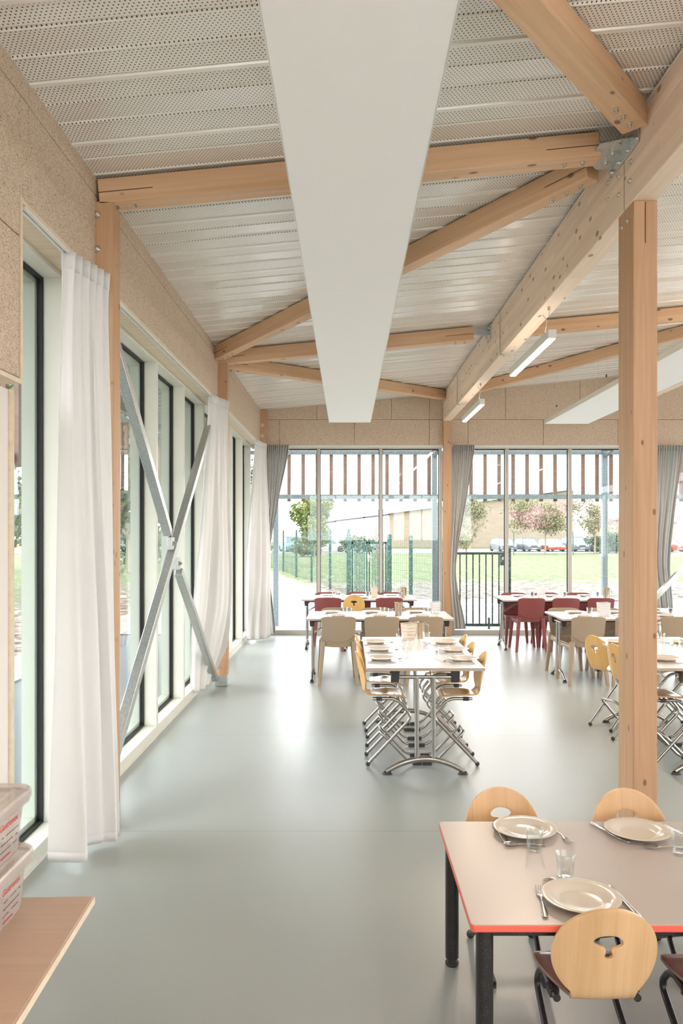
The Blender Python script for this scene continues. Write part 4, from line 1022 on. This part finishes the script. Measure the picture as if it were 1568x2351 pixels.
def jug(x, y, z, deg, label, h=.140, r=.043):
    t = thing('steel_jug', label, 'jug', (x, y, z), R(deg))
    MB().lathe([(0, .002), (r - .001, .002), (r - .001, h), (r + .003, h + .003), (r + .003, h), (r, h - .004), (r, 0), (0, 0)], 36).build('jug_body', 'jug', t, angle=60)
    MB().tube(fillet([(r, 0, h - .015), (r + .030, 0, h - .018), (r + .030, 0, .040), (r, 0, .035)], .015), .004, 8).build('handle', 'jug', t)
    MB().prism([(-r - .014, 0, h + .003), (-r + .006, .014, h + .002), (-r + .006, 0, h - .025), (-r + .006, -.014, h + .002)], (.001, 0, 0)).build('spout', 'jug', t)
    return t
# middle table
z = .7365; nm = 'middle table'
for i, (px, py, qx, qy) in enumerate(((.244, 5.63, .82, 5.59), (.246, 6.07, .815, 6.03), (.231, 6.47, .80, 6.45))):
    ware(pl, px, py, z, 0, '%s dinner plate on the left side of the middle table' % pos[i])
    ware(pl, qx, qy, z, 0, '%s dinner plate on the right side of the middle table' % pos[i])
    ware(tu, (.453, .442, .432)[i], (5.70, 6.06, 6.45)[i], z, 0, '%s drinking glass in the left row on the middle table' % pos[i])
    ware(tu, (.640, .599, .662)[i], (5.70, 6.08, 6.58)[i], z, 0, '%s drinking glass in the right row on the middle table' % pos[i])
    ware(fk, px + .05, py + .145, z, -90, '%s fork on the left side of the middle table' % pos[i])
    ware(kn, px + .0, py - .145, z, -90, '%s knife on the left side of the middle table' % pos[i])
    ware(sp, px + .155, py + .02, z, 150, '%s spoon on the left side of the middle table' % pos[i])
    ware(fk, qx - .03, qy - .145, z, 92, '%s fork on the right side of the middle table' % pos[i])
    ware(kn, qx - .0, qy + .15, z, 90, '%s knife on the right side of the middle table' % pos[i])
    ware(sp, qx - .15, qy - .02, z, 200, '%s spoon on the right side of the middle table' % pos[i])
basket('bread_basket', .520, 6.66, z, 28, .140, .080, 'cream', 'cream slotted plastic basket on the middle table', 'basket')
jug(.628, 6.765, z, 10, 'steel water jug behind the basket on the middle table', h=.135, r=.040)
# table behind the post
for i, (px, py, qx, qy) in enumerate(((2.27, 5.60, 2.77, 5.60), (2.23, 6.07, 2.76, 6.03), (2.23, 6.47, 2.76, 6.45))):
    ware(pl, px, py, z, 0, '%s dinner plate left on the table behind the post' % pos[i])
    ware(pl, qx, qy, z, 0, '%s dinner plate right on the table behind the post' % pos[i])
    ware(tu, (2.42, 2.42, 2.42)[i], (5.86, 6.16, 6.50)[i], z, 0, '%s drinking glass of the left row, table behind the post' % pos[i])
    ware(tu, 2.60, (5.72, 6.08, 6.5)[i], z, 0, '%s drinking glass of the right row, table behind the post' % pos[i])
    ware(kn, px, py - .145, z, -90, '%s knife on left side of the table behind the post' % pos[i])
    ware(fk, px, py + .145, z, -90, '%s fork on left side of the table behind the post' % pos[i])
    ware(sp, qx - .16, qy, z, 200, '%s spoon right on the table behind the post' % pos[i])
t = thing('glass_carafe', 'ridged glass carafe with steel lid right of the big post', 'carafe', (2.655, 6.72, z))
MB().lathe([(0, .004), (.030, .004), (.032, .02), (.030, .10), (.026, .115), (.027, .135), (.029, .135), (.028, .115), (.033, .10), (.035, .02), (.033, 0), (0, 0)], 32).build('carafe_body', 'tumbler', t)
MB().lathe([(0, .150), (.024, .148), (.030, .140), (.030, .132), (0, .132)], 32).build('lid', 'stainless', t)

def long_table(cx, cy, z, xsN, xsF, name, seed):
    rnd = random.Random(seed)
    for i in range(3):
        for sd, xs, s, ang in (('near', xsN, -1, 0), ('far', xsF, 1, 180)):
            x = xs[i]; y = cy + s * .20; j = lambda a: rnd.uniform(-a, a); q = '%s %s place of the %s' % (sd, lr[i], name)
            ware(pl, x + j(.015), y + j(.02), z, 0, 'dinner plate at %s' % q)
            ware(tu, x + (.10 if s < 0 else .13) + j(.02), y - s * .14 + j(.01), z, 0, 'drinking glass at %s' % q)
            ware(kn, x - s * .15, y, z, ang + j(4), 'knife at %s' % q)
            ware(fk, x + s * .15, y, z, ang + j(4), 'fork at %s' % q)
            ware(sp, x + s * .03 + j(.02), y - s * .15, z, 90 + j(20), 'spoon at %s' % q)
long_table(.355, 8.88, .7165, (-.09, .37, .84), (-.17, .29, .78), 'left beige-chair table', 1)
basket('bread_basket', 1.005, 8.98, .7165, 10, .140, .084, 'plastic_clear', 'whitish slotted basket at right end of the left beige-chair table', 'basket')
jug(.572, 8.80, .7165, 20, 'steel water jug on the left beige-chair table', h=.145, r=.042)
long_table(.165, 11.30, .7165, (-.27, .19, .66), (-.29, .17, .64), 'left window table', 2)
basket('bread_basket', .385, 11.26, .7165, 5, .142, .074, 'cream', 'cream slotted basket on the left window table', 'basket')
jug(.805, 11.28, .7165, 160, 'steel water jug on the left window table', h=.140, r=.045)
long_table(2.96, 11.22, .7165, (2.54, 3.0, 3.48), (2.50, 2.97, 3.45), 'right window table', 3)
basket('bread_basket', 2.765, 11.20, .7165, 8, .145, .080, 'plastic_clear', 'clear slotted basket on the right window table', 'basket')
jug(3.70, 11.20, .7165, 10, 'steel water jug on the right window table', h=.140, r=.046)
long_table(3.13, 8.86, .7165, (2.62, 3.06, 3.52), (2.62, 3.10, 3.55), 'right beige-chair table', 4)
basket('bread_basket', 2.855, 8.74, .7165, 6, .150, .094, 'plastic_clear', 'clear slotted basket on the right beige-chair table', 'basket')

# ================================================================== STORAGE BINS
def text(s, size, mat, parent, M4, name='print'):
    c = bpy.data.curves.new(name, 'FONT'); c.body = s; c.size = size; c.extrude = .0001
    o = bpy.data.objects.new(name, c); COL.objects.link(o)
    dg = bpy.context.evaluated_depsgraph_get(); me = bpy.data.meshes.new_from_object(o.evaluated_get(dg)); bpy.data.objects.remove(o)
    me.transform(M4); me.materials.append(M[mat]); q = bpy.data.objects.new(name, me); COL.objects.link(q); q.parent = parent; return q
def storage_bin(loc, rz, label, seed):
    """frosted box with clipped lid: local x across, y along"""
    t = thing('storage_bin', label, 'bin', loc, rz); bw, bl, H_ = .143, .243, .128
    def rect(sx, sy, r, z, n=5): return [Vector(p) for p in rr(sx, sy, r, z, n)]
    lv = [(0, 0, .03), (.004, .0, .03), (.06, .005, .032), (.108, .010, .036), (.110, .022, .040), (H_, .023, .042)]
    mb = MB(); N = len(rect(1, 1, .1, 0)); 
    for z, g, r in lv: mb.v += [tuple(p) for p in rect(bw + g, bl + g, r, z)]
    for k in range(len(lv) - 1):
        for i in range(N): j = (i + 1) % N; mb.f.append((k * N + i, k * N + j, (k + 1) * N + j, (k + 1) * N + i))
    mb.f.append(tuple(range(N)))
    mb.build('bin_body', 'bin', t, solid=.0022, angle=40)
    lid = MB(); lv = [(H_ - .010, .026, .044), (H_ + .008, .026, .044), (H_ + .012, .022, .040), (H_ + .012, .016, .034), (H_ + .006, .012, .032), (H_ + .006, .0, .03), (H_ + .010, -.006, .028)]
    for z, g, r in lv: lid.v += [tuple(p) for p in rect(bw + g, bl + g, r, z)]
    for k in range(len(lv) - 1):
        for i in range(N): j = (i + 1) % N; lid.f.append((k * N + i, k * N + j, (k + 1) * N + j, (k + 1) * N + i))
    lid.f.append(tuple(range((len(lv) - 1) * N, len(lv) * N)))
    lid.build('lid', 'bin', t, solid=.0022, angle=30, bevel=.001)
    MB().box(-.03, .03, bl + .028, bl + .052, H_ - .012, H_ - .002).build('clip_handle', 'bin', t, bevel=.003)
    # prints on the side that faces the room (plane x = bw + g(z), tilted)
    def SM(y, z): g = .005 + (z - .06) * .10; m = Matrix(((0, math.sin(.1), math.cos(.1), bw + g + .0022), (1, 0, 0, y), (0, math.cos(.1), -math.sin(.1), z), (0, 0, 0, 1))); return m
    text('Gastronox', .022, 'inkred', t, SM(.10, .080)); text('Plastic', .019, 'inkgreen', t, SM(-.02, .078))
    m = SM(.155, .100); MB().prism([m @ Vector(p) for p in ((-.016, 0, 0), (.004, 0, 0), (.018, .016, 0), (0, .011, 0))], m.to_3x3() @ Vector((0, 0, .0002))).build('red_drop_mark', 'inkred', t)
    rnd = random.Random(seed); mb = MB()
    for r_ in range(7):
        x = 0
        while x < .085:
            l_ = rnd.uniform(.004, .012); m = SM(.0 + .115 * (r_ % 2), .018 + .0085 * (r_ // 1)); q = [m @ Vector(p) for p in ((x, 0, 0), (x + l_, 0, 0), (x + l_, .0022, 0), (x, .0022, 0))]
            mb.poly(q); x += l_ + .003
            if rnd.random() < .25: x += .012
    mb.build('fine_print', 'inkblack', t, smooth=False)['kind'] = 'stuff'
    m = SM(.0, .008); MB().prism([m @ Vector(p) for p in ((0, 0, 0), (.022, 0, 0), (.022, .007, 0), (0, .007, 0))], m.to_3x3() @ Vector((0, 0, .0002))).build('blue_mark', 'inkblue', t)
    m = SM(.12, .010); MB().prism([m @ Vector(p) for p in ((0, 0, 0), (.05, 0, 0), (.05, .0035, 0), (0, .0035, 0))], m.to_3x3() @ Vector((0, 0, .0002))).build('red_line', 'inkred', t)
    return t
def contents(loc, rz, seed, label):
    rnd = random.Random(seed); mb = MB()
    for k in range(26):
        x, y, z = rnd.uniform(-.09, .09), rnd.uniform(-.19, .19), .012 + .003 * k
        m = Matrix.Translation((x, y, min(z, .075))) @ Matrix.Rotation(rnd.uniform(0, 3), 4, 'Z') @ Matrix.Rotation(rnd.uniform(-.3, .3), 4, 'X')
        mb.box(-.022, .022, -.034, .034, -.005, .005, m)
    o = mb.build('sachets', 'packet', None, bevel=.002, segs=1); o.location = loc; o.rotation_euler = (0, 0, rz); tag(o, label, 'sachets', kind='stuff')
storage_bin((-.925, 1.655, .7505), 0, 'lower frosted plastic storage bin standing on the counter', 1)
storage_bin((-.928, 1.650, .8965), 0, 'upper frosted plastic storage bin stacked on the lower one', 2)
contents((-.925, 1.655, .7505), 0, 3, 'pale sachets inside the lower frosted storage bin')
contents((-.928, 1.650, .8965), 0, 4, 'pale sachets inside the upper frosted storage bin')

# ================================================================== OUTSIDE
def gz(x, y):
    d = max(0, y - 40, -x - 22); return -.06 - .30 * min(1, d / 40)
mb = MB(); xs = [-90, -60, -40, -28, -22, -14, -8, -3.7, -1.8, 4, 10, 20, 40, 60, 90]; ys = [-30, -10, 0, 8, 12.8, 17, 24, 32, 40, 50, 60, 70, 80, 100, 160]
for i in range(len(xs) - 1):
    for j in range(len(ys) - 1):
        if xs[i] >= -3.7 and xs[i + 1] <= 10 and ys[j + 1] <= 12.8: continue
        mb.poly([(x, y, gz(x, y)) for x, y in ((xs[i], ys[j]), (xs[i + 1], ys[j]), (xs[i + 1], ys[j + 1]), (xs[i], ys[j + 1]))])
def ground(o): return tag(o, kind='structure')
ground(mb.build('ground', 'ground', angle=60))
ground(MB().box(-3.7, -1.75, -10, 12.9, -.09, -.03).build('path', 'asphalt'))
ground(MB().box(-3.80, -3.70, -10, 14.6, -.09, -.005).build('kerb', 'kerb'))
ground(MB().box(-3.7, 12, 12.79, 19.5, -.10, -.012).build('terrace', 'paving'))
ground(MB().box(-60, 60, 74, 92, -.42, -.30).build('parking_lot', 'paving'))

def pergola(name, label, axis, line, a0, a1, posts, slat0, step, skip=None):
    """posts, three rails and hanging slats; axis 'x' runs along the back, 'y' along the left side"""
    t = thing(name, label, 'pergola', (0, line, 0) if axis == 'x' else (line, 0, 0))
    def bx(a, b, d0, d1, z0, z1):
        return MB().box(a, b, d0, d1, z0, z1) if axis == 'x' else MB().box(d0, d1, a, b, z0, z1)
    for p in posts: bx(p - .045, p + .045, -.05, .05, -.012, 3.25).build('post', 'galvblue', t, bevel=.004, segs=1)
    bx(a0, a1, -.02, .02, 2.245, 2.325).build('lower_rail', 'galvblue', t)
    bx(a0, a1, -.02, .02, 3.035, 3.105).build('upper_rail', 'galvblue', t)
    bx(a0, a1, -.04, .04, 3.16, 3.26).build('eaves_beam', 'galvblue', t)
    k = 0
    x = slat0
    while x < a1 and k < 99:
        bx(x - .032, x + .032, .022, .062, 2.20, 3.04).build('slat', 'slatwood', t); x += step; k += 1
    return t
pb = pergola('slatted_screen', 'pergola screen of brown hanging slats and galvanised posts outside back windows', 'x', 14.0, -2.8, 9.6, (-1.275, 1.556, 4.59, 7.6), -2.7 + .155, .2505)
for px in (1.556, 4.59): MB().bar((px, .0, 3.0), (px + .0, -1.2, 3.30), .05, .07).build('bracket_arm', 'galvblue', pb)
MB().prism([(-2.9, .15, 3.27), (9.6, .15, 3.27), (9.6, -.25, 3.27), (-2.9, -.25, 3.27)], (0, 0, .03)).build('roof_edge', 'canopy', pb)
pergola('slatted_screen', 'pergola screen of brown hanging slats along the left facade path', 'y', -2.82, 2.0, 14.0, (4.4, 8.4, 12.4), 2.1, .2505)
t = thing('canopy_roof', 'grey corrugated canopy roof over the path outside the left windows', 'canopy', (-2.3, 8, 3.30))
mb = MB()
for k in range(46):
    y = -6.0 + k * .265
    mb.poly([(-.62, y, 0), (.60, y, .10), (.60, y + .13, .10), (-.62, y + .13, 0)]).poly([(-.62, y + .13, 0), (.60, y + .13, .10), (.60, y + .15, .14), (-.62, y + .15, .04)])
    mb.poly([(-.62, y + .15, .04), (.60, y + .15, .14), (.60, y + .245, .14), (-.62, y + .245, .04)]).poly([(-.62, y + .245, .04), (.60, y + .245, .14), (.60, y + .265, .10), (-.62, y + .265, 0)])
mb.build('corrugated_sheet', 'canopy', t, smooth=False)
for y in (-3.6, .4, 4.4): MB().bar((-.60, y, -.08), (.58, y, .02), .06, .12).build('rafter', 'galvblue', t)

# ---- green mesh fence, gate, railing
def mesh_panel(p0, p1, zb, zt, mat='green', step=.10, th=.006):
    p0, p1 = Vector(p0), Vector(p1); d = p1 - p0; L = d.length; d.normalize(); mb = MB(); n = int(L / step)
    for k in range(1, n): q = p0 + d * (L * k / n); mb.bar((q.x, q.y, zb), (q.x, q.y, zt), th, th, up=(d.x, d.y, 0))
    z = zb + .05
    while z < zt: mb.bar((p0.x, p0.y, z), (p1.x, p1.y, z), th, th); z += .2
    return mb
fp = [(-6.2, 47.5), (-4.4, 40.2), (-2.76, 33.8), (-1.93, 29.7), (-1.23, 27.0), (-.52, 23.6), (.035, 20.9)]
t = thing('mesh_fence', 'green mesh fence with speckled posts receding left of the gate', 'fence', (0, 0, -.06))
for i, (x, y) in enumerate(fp): MB().box(x - .035, x + .035, y - .035, y + .035, 0, 1.80).build('fence_post', 'green', t, bevel=.005, segs=1)
for a, b in zip(fp[:-1], fp[1:]): mesh_panel((a[0], a[1], 0), (b[0], b[1], 0), .03, 1.70).build('mesh_panel', 'green', t, smooth=False)
t = thing('garden_gate', 'green double garden gate of vertical bars with silver lock', 'gate', (.04, 20.8, -.06))
for x in (0, 1.075): MB().box(x - .06, x + .06, -.06, .06, 0, 1.66).build('gate_post', 'green', t, bevel=.006, segs=1)
for x0, x1 in ((.07, .50), (.52, 1.005)):
    f = MB()
    for q in ((x0, x1, 1.40, 1.46), (x0, x1, .08, .14)): f.box(q[0], q[1], -.02, .02, q[2], q[3])
    for x in (x0, x1 - .05): f.box(x, x + .05, -.02, .02, .08, 1.46)
    f.build('leaf_frame', 'green', t, bevel=.003, segs=1)
    b = MB(); n = 8
    for k in range(1, n): x = x0 + .05 + (x1 - x0 - .10) * k / n; b.box(x - .014, x + .014, -.012, .012, .14, 1.40)
    b.build('leaf_bars', 'green', t)
MB().box(.49, .545, -.05, -.021, .92, 1.12).build('lock', 'steel', t, bevel=.004)
MB().tube(fillet([(.515, -.05, 1.05), (.515, -.09, 1.05), (.60, -.09, 1.05)], .02), .009, 8).build('gate_handle', 'steel', t)
fp = [(1.20, 20.8), (1.66, 20.5), (2.15, 19.4), (2.20, 16.6), (1.72, 14.6)]
t = thing('mesh_fence', 'green wavy mesh fence with speckled posts right of the gate', 'fence', (0, 0, -.03))
for i, (x, y) in enumerate(fp):
    if i > 0: MB().box(x - .045, x + .045, y - .045, y + .045, 0, 1.60 if i < 4 else 1.36).build('fence_post', 'green' if i < 4 else 'darkgreen', t, bevel=.005, segs=1)
for a, b in zip(fp[:-1], fp[1:]): mesh_panel((a[0], a[1], 0), (b[0], b[1], 0), .03, 1.55 if b[1] > 15 else 1.30, step=.055, th=.005).build('mesh_panel', 'green', t, smooth=False)
t = thing('railing_gate', 'dark blue-green railing gate just outside the right back window', 'gate', (1.78, 13.30, -.012))
f = MB().box(0, .92, -.02, .02, 1.285, 1.325).box(0, .92, -.02, .02, .07, .115).box(0, .04, -.02, .02, .07, 1.325).box(.88, .92, -.02, .02, .07, 1.325)
f.build('gate_frame', 'darkgreen', t, bevel=.003, segs=1)
for k in range(1, 8): x = .02 + .88 * k / 8 + .0; MB().box(x - .010, x + .010, -.010, .010, .10, 1.30).build('gate_bar', 'darkgreen', t)
MB().box(.80, .90, -.055, -.02, 1.10, 1.29).build('lock_case', 'darkgreen', t, bevel=.012)
MB().lathe([(0, 0), (.028, 0), (.026, .012), (0, .014)], 20).build('lock_dial', 'steel', t).matrix_basis = Matrix(((1, 0, 0, .85), (0, 0, -1, -.056), (0, 1, 0, 1.22), (0, 0, 0, 1)))
MB().box(.92, .99, -.035, .035, 0, 1.40).build('gate_post', 'darkgreen', t, bevel=.004, segs=1)
MB().box(-.04, 0, -.035, .035, 0, 1.40).build('gate_post', 'darkgreen', t, bevel=.004, segs=1)
MB().box(.60, .63, -.05, -.02, 0, .22).build('drop_bolt', 'darkgreen', t)
fp = [(x, 66) for x in (14, 19, 24, 29, 34, 39)]
t = thing('mesh_fence', 'thin dark green fence before the parked cars', 'fence', (0, 0, -.28))
for x, y in fp: MB().box(x - .04, x + .04, y - .04, y + .04, 0, 1.95).build('fence_post', 'green', t)
mesh_panel((14, 66, 0), (39, 66, 0), .05, 1.9, step=.25, th=.010).build('mesh_panel', 'green', t, smooth=False)

# ---- trees and shrubs
def canopy(c, rad, n, leaf, seed, mat, parent, name='crown', hollow=.35):
    rnd = random.Random(seed); mb = MB()
    blobs = [(Vector((rnd.gauss(0, .42) * rad[0], rnd.gauss(0, .42) * rad[1], rnd.uniform(-.75, .75) * rad[2])), rnd.uniform(.28, .5)) for _ in range(16)]
    for k in range(n):
        b, s = rnd.choice(blobs); d = Vector((rnd.gauss(0, 1), rnd.gauss(0, 1), rnd.gauss(0, 1))).normalized() * (rnd.random() ** .45)
        p = Vector(c) + b + Vector((d.x * rad[0] * s, d.y * rad[1] * s, d.z * rad[2] * s))
        a = Vector((rnd.gauss(0, 1), rnd.gauss(0, 1), rnd.gauss(0, .7))).normalized(); u = a.orthogonal().normalized(); v = a.cross(u); l = leaf * rnd.uniform(.6, 1.3)
        mb.v += [tuple(p - u * l), tuple(p + v * l * .55 + a * l * .1), tuple(p + u * l), tuple(p - v * l * .55 + a * l * .1)]; i = len(mb.v) - 4; mb.f.append((i, i + 1, i + 2, i + 3))
    return mb.build(name, mat, parent, smooth=False, weld=False)
def branches(mb, p, d, L, r, depth, rnd):
    q = p + d * L; mb.tube([p, (p + q) / 2 + Vector((rnd.uniform(-1, 1), rnd.uniform(-1, 1), 0)) * L * .05, q], [r, r * .8, r * .6], 5)
    if depth == 0: return
    for k in range(3):
        e = (d + Vector((rnd.uniform(-1, 1), rnd.uniform(-1, 1), rnd.uniform(-.1, .6))) * .75).normalized()
        branches(mb, p + d * L * rnd.uniform(.45, 1), e, L * rnd.uniform(.6, .8), r * .55, depth - 1, rnd)
def tree(name, label, x, y, h, crown, n, leaf, mat, seed, trunk=.08, depth=3, tm='bark', cat='tree', extra=None):
    z = gz(x, y); t = thing(name, label, cat, (x, y, z)); rnd = random.Random(seed); mb = MB()
    ch = h - crown[2] * 2
    mb.tube([(0, 0, -.05), (.03, 0, ch * .6), (0, 0, ch + crown[2] * .2)], [trunk, trunk * .85, trunk * .7], 8)
    for k in range(6): branches(mb, Vector((0, 0, ch * rnd.uniform(.75, 1.0))), Vector((rnd.uniform(-1, 1), rnd.uniform(-1, 1), 1.1)).normalized(), crown[2] * .6, trunk * .45, depth - 1, rnd)
    mb.build('trunk', tm, t, weld=False)
    if n: canopy((0, 0, h - crown[2]), crown, n, leaf, seed + 1, mat, t)
    if extra: canopy((0, 0, h - crown[2] * 1.2), (crown[0] * 1.0, crown[1], crown[2] * .7), extra[1], leaf, seed + 2, extra[0], t, 'blossom')
    return t
tree('leafy_tree', 'bright spring green tree beyond the mesh fence left of the gate', -1.75, 41, 3.55, (1.0, 1.0, 1.15), 9000, .085, 'leaf', 21, trunk=.05)
tree('bare_tree', 'small bare tree before the white building', 1.9, 52, 3.3, (1.3, 1.3, .9), 120, .04, 'leafpale', 23, trunk=.07, depth=4, tm='twig')
tree('willow_tree', 'pale yellow-green willow left of the parked cars', 10.6, 70, 5.2, (2.0, 2.0, 2.4), 3600, .10, 'leafpale', 25, tm='twig', depth=4)
tree('bare_tree', 'tall pinkish bare tree behind the parked cars by the wood facade', 15.0, 96, 8.5, (2.8, 2.5, 3.3), 700, .12, 'leafpale', 26, tm='twig', depth=5, trunk=.14)
tree('blossom_tree', 'wide tree with pale green leaves and pink blossom above the parked cars', 17.4, 69, 5.6, (2.9, 2.6, 1.9), 4200, .10, 'leafpale', 27, tm='twig', depth=4, extra=('blossom', 1500))
tree('blossom_tree', 'brownish budding tree right of the pink blossom tree', 22.4, 71, 5.6, (1.9, 1.9, 1.8), 2200, .10, 'leafpale', 29, tm='bark', depth=4, extra=('blossom', 350))
tree('leafy_tree', 'pale green tree at right edge behind the back curtain', 31.5, 60, 6.3, (2.6, 2.6, 2.4), 4200, .11, 'leafpale', 31, depth=4)
def shrub(label, x, y, rad, n, leaf, mat, seed):
    z = gz(x, y); t = thing('shrub', label, 'shrub', (x, y, z)); rnd = random.Random(seed); mb = MB()
    for k in range(7): mb.tube([(0, 0, -.05), (rnd.uniform(-.5, .5) * rad[0], rnd.uniform(-.5, .5) * rad[1], rad[2] * 1.2)], [.05, .02], 5)
    mb.build('stem', 'bark', t, weld=False); canopy((0, 0, rad[2]), rad, n, leaf, seed, mat, t, 'foliage')
shrub('dark green round hedge bush right of the parked cars', 24.6, 74, (2.0, 1.5, 1.1), 3200, .12, 'leafdark', 41)
shrub('low grey-green bush beyond the fence at far left', -3.4, 60, (2.2, 1.5, .8), 1500, .12, 'leafpale', 42)
shrub('brown-green bush between the white car and the garden gate', 1.0, 74, (1.6, 1.2, .8), 1400, .12, 'leafdark', 43)
for i, (x, y, h, lab) in enumerate(((-9.5, 17.5, 6.5, 'dark ivy-clad tree nearest the left windows'), (-9.0, 24, 7.0, 'dark green tree seen through the nearest left window'), (-9.5, 34, 7.5, 'dark green tree farther along the left lawn'), (-8.5, 46, 8.0, 'green tree at the far end of the left lawn'), (-16, 30, 9.0, 'tall tree deep behind the left lawn'), (-13.5, 23, 7.5, 'bushy tree at left lawn between two darker ones'))):
    tree('leafy_tree', lab, x, y, h, (2.3, 2.3, h * .40), 3800, .14, 'leafdark' if i != 5 else 'leaf', 50 + i, trunk=.16, depth=3)
for i, (x, y) in enumerate(((-12.5, 36), (-12, 46), (-10.5, 58))): shrub(('bushy hedge beyond the left lawn, nearest one', 'bushy hedge beyond the left lawn, middle one', 'bushy hedge beyond the left lawn, farthest one')[i], x, y, (3.2, 3.6, 1.9), 3000, .15, 'leafdark', 60 + i)

# ---- buildings
t = thing('sports_hall', 'long hall of white walls and pale timber cladding under a sloping grey roof', 'building', (0, 104, -.4))
MB().prism([(-1.6, 0, 0), (5.6, 0, 0), (5.6, 0, 4.3), (-1.6, 0, 3.5)], (0, 16, 0)).build('white_wall', 'bwhite', t)
c = MB().prism([(5.6, -.05, 0), (30, -.05, 0), (30, -.05, 7.6), (5.6, -.05, 4.6)], (0, 16, 0)).build('timber_wall', 'clad', t)
MB().prism([(-3.4, -.6, 3.35), (30.5, -.6, 7.75), (30.5, -.6, 8.15), (-3.4, -.6, 4.15)], (0, 17, 0)).build('roof', 'broof', t)
for x in (-.6, 1.2, 3.6): MB().box(x, x + .9, -.04, .02, .3, 2.3).build('door', 'alulight', t)
t = thing('small_building', 'small pale building with a white door right of the hedge', 'building', (27.6, 80, -.35))
MB().prism([(-1.2, 0, 0), (6, 0, 0), (6, 0, 2.9), (3, 0, 3.6), (-1.2, 0, 3.1)], (0, 6, 0)).build('wall', 'clad', t)
MB().box(.3, 1.6, -.05, .02, 0, 2.4).build('door', 'bwhite', t)
MB().prism([(-1.4, -.2, 3.1), (3, -.2, 3.62), (6.2, -.2, 2.9), (6.2, -.2, 3.1), (3, -.2, 3.8), (-1.4, -.2, 3.3)], (0, 6.4, 0)).build('roof', 'broof', t)

# ---- cars
def car(label, x, y, W, H_, paint, deg=0, name='car'):
    """seen mostly from the front; local x across, y along"""
    t = thing(name, label, 'car', (x, y, -.29), R(deg)); L = 4.1; w2 = W / 2
    def ring(y_, z0, z1, w_, tz): return [(-w_, y_, z0), (w_, y_, z0), (w_, y_, z1 * .75), (w_ * .93, y_, z1), (-w_ * .93, y_, z1), (-w_, y_, z1 * .75)]
    def loft(sec, nm, mat, bev=.03):
        mb = MB(); n = len(sec[0])
        for s in sec: mb.v += s
        for k in range(len(sec) - 1):
            for i in range(n): j = (i + 1) % n; mb.f.append((k * n + i, k * n + j, (k + 1) * n + j, (k + 1) * n + i))
        mb.f.append(tuple(range(n - 1, -1, -1))); mb.f.append(tuple(range((len(sec) - 1) * n, len(sec) * n))); return mb.build(nm, mat, t, bevel=bev)
    b = H_ * .58
    loft([ring(0, .22, b * .80, w2 * .86, 0), ring(.25, .18, b * .92, w2 * .97, 0), ring(1.0, .18, b, w2, 0), ring(3.3, .18, b, w2, 0), ring(4.0, .22, b * .93, w2 * .9, 0)], 'car_body', paint)
    def cab(y_, z0, z1, w_): return [(-w_, y_, z0), (w_, y_, z0), (w_ * .80, y_ , z1), (-w_ * .80, y_, z1)]
    mb = MB(); a = [(-w2 * .92, .95, b - .02), (w2 * .92, .95, b - .02), (w2 * .92, 3.7, b - .02), (-w2 * .92, 3.7, b - .02)]; c = [(-w2 * .72, 1.55, H_ - .04), (w2 * .72, 1.55, H_ - .04), (w2 * .72, 3.3, H_ - .04), (-w2 * .72, 3.3, H_ - .04)]
    mb.v = a + c; mb.f = [(0, 1, 5, 4), (1, 2, 6, 5), (2, 3, 7, 6), (3, 0, 4, 7), (4, 5, 6, 7), (3, 2, 1, 0)]; mb.build('windows', 'carglass', t, bevel=.04)
    MB().prism([(p[0], p[1], p[2]) for p in c], (0, 0, .05)).build('roof', paint, t, bevel=.02)
    for sx in (-1, 1):
        MB().bar((sx * w2 * .92, .97, b), (sx * w2 * .73, 1.56, H_ - .03), .05, .05).build('pillar', paint, t)
        MB().box(sx * w2 * .55 - .16, sx * w2 * .55 + .16, -.015, .08, b * .62, b * .76).build('headlamp', 'bwhite', t, bevel=.02)
        for y_ in (.75, 3.25):
            mb = MB().lathe([(0, -.10), (.20, -.10), (.30, -.09), (.31, 0), (.30, .09), (.20, .10), (0, .10)], 20); mb.v = [(sx * (w2 - .10) + z, y_ + x_, .31 + yy_) for x_, yy_, z in mb.v]; mb.build('wheel', 'tyre', t)
    MB().box(-.35, .35, -.012, .02, b * .55, b * .66).build('grille', 'rubber', t)
    MB().box(-.26, .26, -.02, .01, b * .36, b * .46).build('number_plate', 'bwhite', t)
    return t
for lab, x, W, H_, p, dg in (('dark grey car at left end of the parked row', 16.2, 1.75, 1.38, 'cargrey', 9), ('grey van-like car, second in the parked row', 18.6, 1.8, 1.38, 'cargrey', 9),
                             ('white and red car, third in the parked row', 21.0, 1.8, 1.22, 'carwhite', 9), ('silver grey van, fourth in the parked row', 23.4, 1.85, 1.48, 'cargrey', 9),
                             ('white hatchback, right end of the parked row', 25.5, 1.75, 1.36, 'carwhite', 24)):
    c = car(lab, x, 78, W, H_, p, dg)
    if 'red' in lab: MB().box(-.88, .88, -.03, .4, .2, .45).build('red_bumper', 'carred', c, bevel=.03); MB().box(-.905, -.86, .4, 3.8, .2, .62).build('red_side', 'carred', c, bevel=.02)
car('red car seen between curtain and right frame edge', 32.5, 76, 1.8, 1.4, 'carred', 30)
car('white car side-on behind the mesh fence, left of the garden gate', .1, 78, 1.75, 1.35, 'carwhite', 82)
car('blue car half hidden behind the green tree at left', -5.0, 78, 1.75, 1.5, 'carblue', 20)
